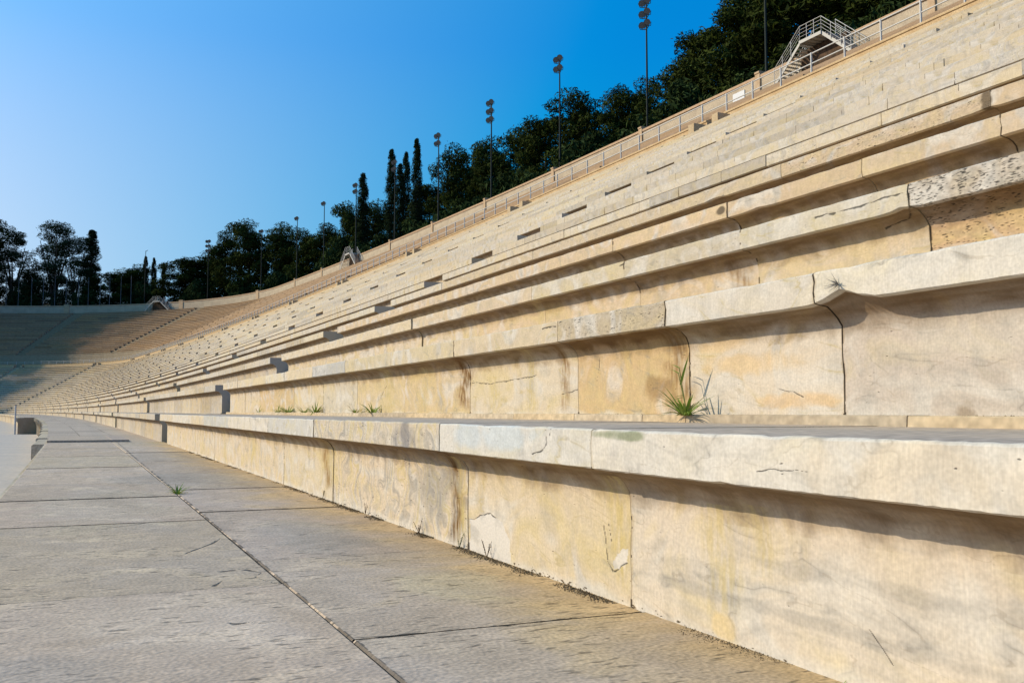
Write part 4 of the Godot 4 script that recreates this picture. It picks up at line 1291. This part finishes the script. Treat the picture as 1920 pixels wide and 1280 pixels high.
func grass(at: Vector3, blades: int, h: float, seed_: int, label: String, tall := false, dry := 0.15) -> void:
	rng.seed = seed_
	var root := thing("grass_tuft", at, label, "grass", "", "thing")
	for i in blades:
		var mb := MB.new()
		var a := rng.randf() * TAU
		var up := rng.randf_range(0.4, 1.7)
		var c := Color(0.15, 0.27, 0.045).lerp(Color(0.30, 0.36, 0.09), rng.randf())
		if rng.randf() < dry:
			c = Color(0.34, 0.27, 0.11)
		blade(mb, Vector3(cos(a), 0, sin(a)) * h * 0.08, Vector3(cos(a), up, sin(a)), h * rng.randf_range(0.55, 1.05), h * 0.034, rng.randf_range(0.3, 1.5), c)
		part("blade", mb.mesh(), M.leaf, root)
	if tall:
		for q in [[Vector3(0.02, 0, -0.02), Vector3(0.02, 1.0, -0.30), 0.165], [Vector3(0.025, 0, -0.025), Vector3(0.0, 1.0, -0.36), 0.150]]:
			var mb := MB.new()
			var p: Vector3 = q[0]
			var e: Vector3 = p + q[1].normalized() * q[2]
			mb.tube(p, e, 0.0022, 0.0014, 5, false, Color(0.22, 0.22, 0.08))
			var st := part("stalk", mb.mesh(), M.leaf, root)
			for l in [[1.0, Vector3(0.0, 0.4, -0.9), 0.06], [0.72, Vector3(0.0, 0.9, 0.4), 0.10], [0.42, Vector3(0.0, 0.03, -0.9), 0.055]]:
				var lb := MB.new()
				blade(lb, p.lerp(e, l[0]), l[1], l[2], 0.0045, 0.3, Color(0.2, 0.29, 0.07))
				part("leaf", lb.mesh(), M.leaf, st)

func weed(at: Vector3, h: float, seed_: int, label: String, c: Color) -> void:
	rng.seed = seed_
	var root := thing("weed", at, label, "weed", "", "thing")
	for i in 4:
		var mb := MB.new()
		var a := rng.randf() * TAU
		var e := Vector3(cos(a) * 0.35 - 0.1, 1.0, sin(a) * 0.6).normalized() * h * rng.randf_range(0.6, 1.0)
		mb.tube(Vector3.ZERO, e, 0.0011, 0.0006, 4, false, c)
		for q in 7:
			var p := e * rng.randf_range(0.35, 1.0)
			var d := Vector3(rng.randfn(), rng.randfn(), rng.randfn()).normalized() * 0.0045
			mb.tri(p, p + d, p + d.cross(Vector3.UP) + d * 0.6, c)
		part("stem", mb.mesh(), M.leaf, root)

func small_things() -> void:
	grass(plan(2.69, 0.70, 0.412), 34, 0.14, 21, "largest green grass tuft with two tall stalks, growing on the lowest seat", true)
	grass(plan(5.35, -0.63, -0.002), 30, 0.10, 22, "green grass tuft in the long joint of the walk")
	grass(plan(6.5, 0.735, 0.41), 26, 0.15, 23, "grass tuft nearest the big stalked one along the lowest seat", false, 0.1)
	grass(plan(6.95, 0.735, 0.41), 16, 0.12, 24, "brownish grass tuft just behind the leafy one on the lowest seat", false, 0.6)
	grass(plan(8.25, 0.735, 0.41), 24, 0.17, 25, "upright grass tuft on the lowest seat, third clump along", false, 0.1)
	grass(plan(8.7, 0.735, 0.41), 20, 0.13, 26, "low spreading grass tuft leaning beside the upright third clump", false, 0.1)
	grass(plan(9.4, 0.735, 0.41), 28, 0.17, 27, "bushy bright grass tuft, the farthest large clump on the lowest seat", false, 0.05)
	grass(plan(9.95, 0.735, 0.41), 18, 0.13, 28, "small grass tuft beside the farthest large clump", false, 0.1)
	grass(plan(11.05, 0.735, 0.41), 10, 0.12, 29, "tiny thin grass tuft farthest along the lowest seat", false, 0.1)
	grass(plan(1.21, -0.012, 0.0), 12, 0.022, 30, "tiny green sprout at the foot of the nearest stone", false, 0.0)
	weed(plan(2.66, -0.012, 0.0), 0.07, 41, "dry dark weed stalks against the white lime patch", Color(0.07, 0.045, 0.025))
	weed(plan(2.885, -0.012, 0.0), 0.055, 42, "small green curled weed left of the white lime patch", Color(0.06, 0.11, 0.03))
	weed(plan(3.28, -0.012, 0.0), 0.05, 43, "brown weed at the foot of the grey streaked stone", Color(0.08, 0.05, 0.03))
	weed(plan(3.98, -0.012, 0.0), 0.06, 44, "reddish weed stalk at the middle of the streaked stone's foot", Color(0.10, 0.05, 0.03))
	weed(plan(4.75, -0.012, 0.0), 0.06, 45, "dark weed at the joint below the second brown drip", Color(0.06, 0.05, 0.03))
	# dry root fibres in the broken lip of the second row
	rng.seed = 51
	var root := thing("dry_root", plan(1.965, 0.69, 0.755), "grey dry root fibres stuck in the broken lip of the second row", "root")
	for i in 22:
		var mb := MB.new()
		var d := Vector3(rng.randf_range(-1.0, -0.2), rng.randf_range(-0.7, 0.9), rng.randf_range(-1, 1)).normalized()
		mb.tube(Vector3.ZERO, d * rng.randf_range(0.012, 0.04), 0.0013, 0.0003, 4, false, Color(0.42, 0.39, 0.35).lerp(Color(0.12, 0.1, 0.08), rng.randf() * 0.7))
		part("fibre", mb.mesh(), M.leaf, root)
	# dirt gathered along the foot of the rows
	rng.seed = 61
	var db := MB.new()
	for i in 16000:
		var s := 1.1 * pow(12.0 / 1.1, rng.randf())
		var dense := clampf(nz.get_noise_2d(s * 3.0, 4.0) * 1.6 + 0.55, 0.0, 1.0)
		if rng.randf() > dense:
			continue
		var o := -0.002 - absf(rng.randfn()) * (0.011 + 0.008 * dense)
		var z := rng.randf_range(0.0012, 0.0045)
		var p := plan(s, o, 0.0)
		var c := Color(0.12, 0.095, 0.065).lerp(Color(0.26, 0.2, 0.13), rng.randf())
		lump(db, p, z, c)
	tag(part("dirt", db.mesh(), M.leaf), "brown dirt and moss gathered along the foot of the lowest row", "dirt", "", "stuff")
	var eb := MB.new()
	for i in 1500:
		var s := 1.3 * pow(9.0, rng.randf())
		if nz.get_noise_2d(s * 6.0, 14.0) < 0.05:
			continue
		lump(eb, plan(s, 0.783 - absf(rng.randfn()) * 0.004, 0.4135), rng.randf_range(0.001, 0.004), Color(0.10, 0.08, 0.05).lerp(Color(0.2, 0.15, 0.09), rng.randf()))
	tag(part("dirt", eb.mesh(), M.leaf), "dark crumbs of soil along the foot of the second row", "dirt", "", "stuff")

func lump(mb: MB, p: Vector3, z: float, c: Color) -> void:
	var a := p + Vector3(rng.randf_range(-1, 1), -0.3, rng.randf_range(-1, 1)) * z
	var b := p + Vector3(rng.randf_range(-1, 1), -0.3, rng.randf_range(-1, 1)) * z
	var d := p + Vector3(rng.randf_range(-1, 1), -0.3, rng.randf_range(-1, 1)) * z
	var t := p + Vector3(rng.randf_range(-0.4, 0.4), rng.randf_range(0.5, 1.1), rng.randf_range(-0.4, 0.4)) * z
	mb.tri(a, t, b, c)
	mb.tri(b, t, d, c)
	mb.tri(d, t, a, c)

# ---------------------------------------------------------------- sky
# clear air: blue deepens upwards and away from the sun, pale towards the horizon and round the sun
func clear_sky(sun_dir: Vector3) -> ImageTexture:
	var w := 512
	var h := 256
	var im := Image.create(w, h, false, Image.FORMAT_RGBF)
	for y in h:
		var up := (0.5 - (y + 0.5) / h) * PI
		for x in w:
			var a := ((x + 0.5) / w - 0.25) * TAU
			var d := Vector3(cos(a) * cos(up), sin(up), sin(a) * cos(up))
			if up < 0.0:
				im.set_pixel(x, y, Color(0.34, 0.32, 0.28))
				continue
			var g := rad_to_deg(d.angle_to(sun_dir))
			var e := exp(-g / 40.0)
			if e > 0.28:
				e = 0.28 + 0.2 * (1.0 - exp(-(e - 0.28) / 0.2))
			e = maxf(e, 0.105 + 0.03 * e / 0.13)
			var deg := rad_to_deg(up)
			var el := deg if deg < 21.0 else 21.0 + (deg - 21.0) * 0.18
			var deep := clampf((deg - 21.0) / 50.0, 0.0, 1.0)
			var c := Color(maxf(0.0, (6.4 - 0.24 * el) * (e - 0.146)) + 0.15 * exp(-deg / 4.0) + 0.32 * maxf(0.0, -cos(deg_to_rad(g))), e * (3.4 - 0.075 * el), (0.42 + 2.1 * e) * (1.0 - 0.4 * deep))
			var white := exp(-g / 9.0)
			im.set_pixel(x, y, c.lerp(Color(2.2, 2.1, 1.9), white))
	return ImageTexture.create_from_image(im)

# ---------------------------------------------------------------- everything
func _ready() -> void:
	var cam := Camera3D.new()
	cam.name = "camera"
	cam.fov = rad_to_deg(2.0 * atan(640.0 / 1829.9))
	cam.near = 0.05
	cam.far = 3000.0
	cam.position = Vector3(0, 0.4252, 0)
	cam.rotation = Vector3(0.07138, -0.41588, 0.0)
	add_child(cam)
	cam.current = true
	var sun_dir := Vector3(-1.0, 0.65, -0.62).normalized()
	var sky := PanoramaSkyMaterial.new()
	sky.panorama = clear_sky(sun_dir)
	var env := Environment.new()
	env.background_mode = Environment.BG_SKY
	env.sky = Sky.new()
	env.sky.sky_material = sky
	env.tonemap_mode = Environment.TONE_MAPPER_LINEAR
	env.tonemap_exposure = 1.0
	env.sdfgi_enabled = true
	env.ssao_enabled = true
	env.ssil_enabled = true
	var we := WorldEnvironment.new()
	we.name = "environment"
	we.environment = env
	add_child(we)
	var sun := DirectionalLight3D.new()
	sun.name = "sun"
	sun.light_energy = 1.45
	sun.light_color = Color(1.0, 0.935, 0.825)
	sun.light_angular_distance = 0.5
	sun.shadow_enabled = true
	add_child(sun)
	sun.look_at_from_position(Vector3.ZERO, -sun_dir, Vector3.UP)

	nz.noise_type = FastNoiseLite.TYPE_SIMPLEX
	nz.frequency = 1.0
	nz.fractal_type = FastNoiseLite.FRACTAL_NONE
	nz.seed = 3
	N.fbm = noise(11, 4)
	N.fbm2 = noise(12, 2)
	N.plain = noise(13, 1)
	materials()
	grounds()
	stands()
	upper()
	wall()
	railing()
	woods()
	footbridge(47.9, "white metal stair bridge over the wall, nearest one at the right", true)
	footbridge(144.6, "white metal stair bridge over the wall, middle one before the cypresses", true)
	footbridge(203.5, "white metal stair bridge over the wall, farthest one at the curved end", true)
	var masts := MASTS
	var nth := ["first", "second", "third", "fourth", "fifth", "sixth", "seventh", "eighth", "ninth", "tenth", "eleventh"]
	for i in masts.size():
		mast(i, masts[i], [3, 3, 2, 3, 2, 2, 2, 1, 1, 1, 3][i], "green floodlight mast behind the wall, %s from the near end" % nth[i])
	var flags := [219.6, 218.5, 217.3, 216.2, 215.1, 214.0, 212.8, 211.8, 210.6, 209.6, 208.4, 207.3]
	var pb := MB.new()
	pb.tube(Vector3.ZERO, Vector3(0, 6.7, 0), 0.07, 0.045, 7)
	var pm := pb.mesh()
	var cb := MB.new()
	cb.tube(Vector3.ZERO, Vector3(0, 0.12, 0), 0.08, 0.08, 7)
	var cm := cb.mesh()
	for i in flags.size():
		var f := thing("flagpole", plan(flags[i], 45.0, 24.4), "slim grey flagpole without a flag, number %d along the curved end's wall" % (12 - i), "flagpole", "bare flagpoles on the wall of the curved end")
		f.set_meta("label", "bare grey flagpole on the curved wall, %s of twelve from the left" % (nth + ["twelfth"])[i])
		part("pole", pm, M.pole_grey, f)
		part("cap", cm, M.pole_grey, f, Vector3(0, 6.7, 0))
	var ap := thing("antenna_pole", plan(206.6, 47.5, 23.0), "slim lone pole with a short arm beside the cypresses at the curved end", "pole")
	var ab := MB.new()
	ab.tube(Vector3.ZERO, Vector3(0, 14.4, 0), 0.12, 0.06, 8)
	part("pole", ab.mesh(), M.mast_green, ap)
	var xb := MB.new()
	xb.tube(Vector3(0, 14.2, 0), Vector3(0.4, 14.5, 0.5), 0.05, 0.05, 6)
	part("arm", xb.mesh(), M.mast_green, ap)
	small_things()
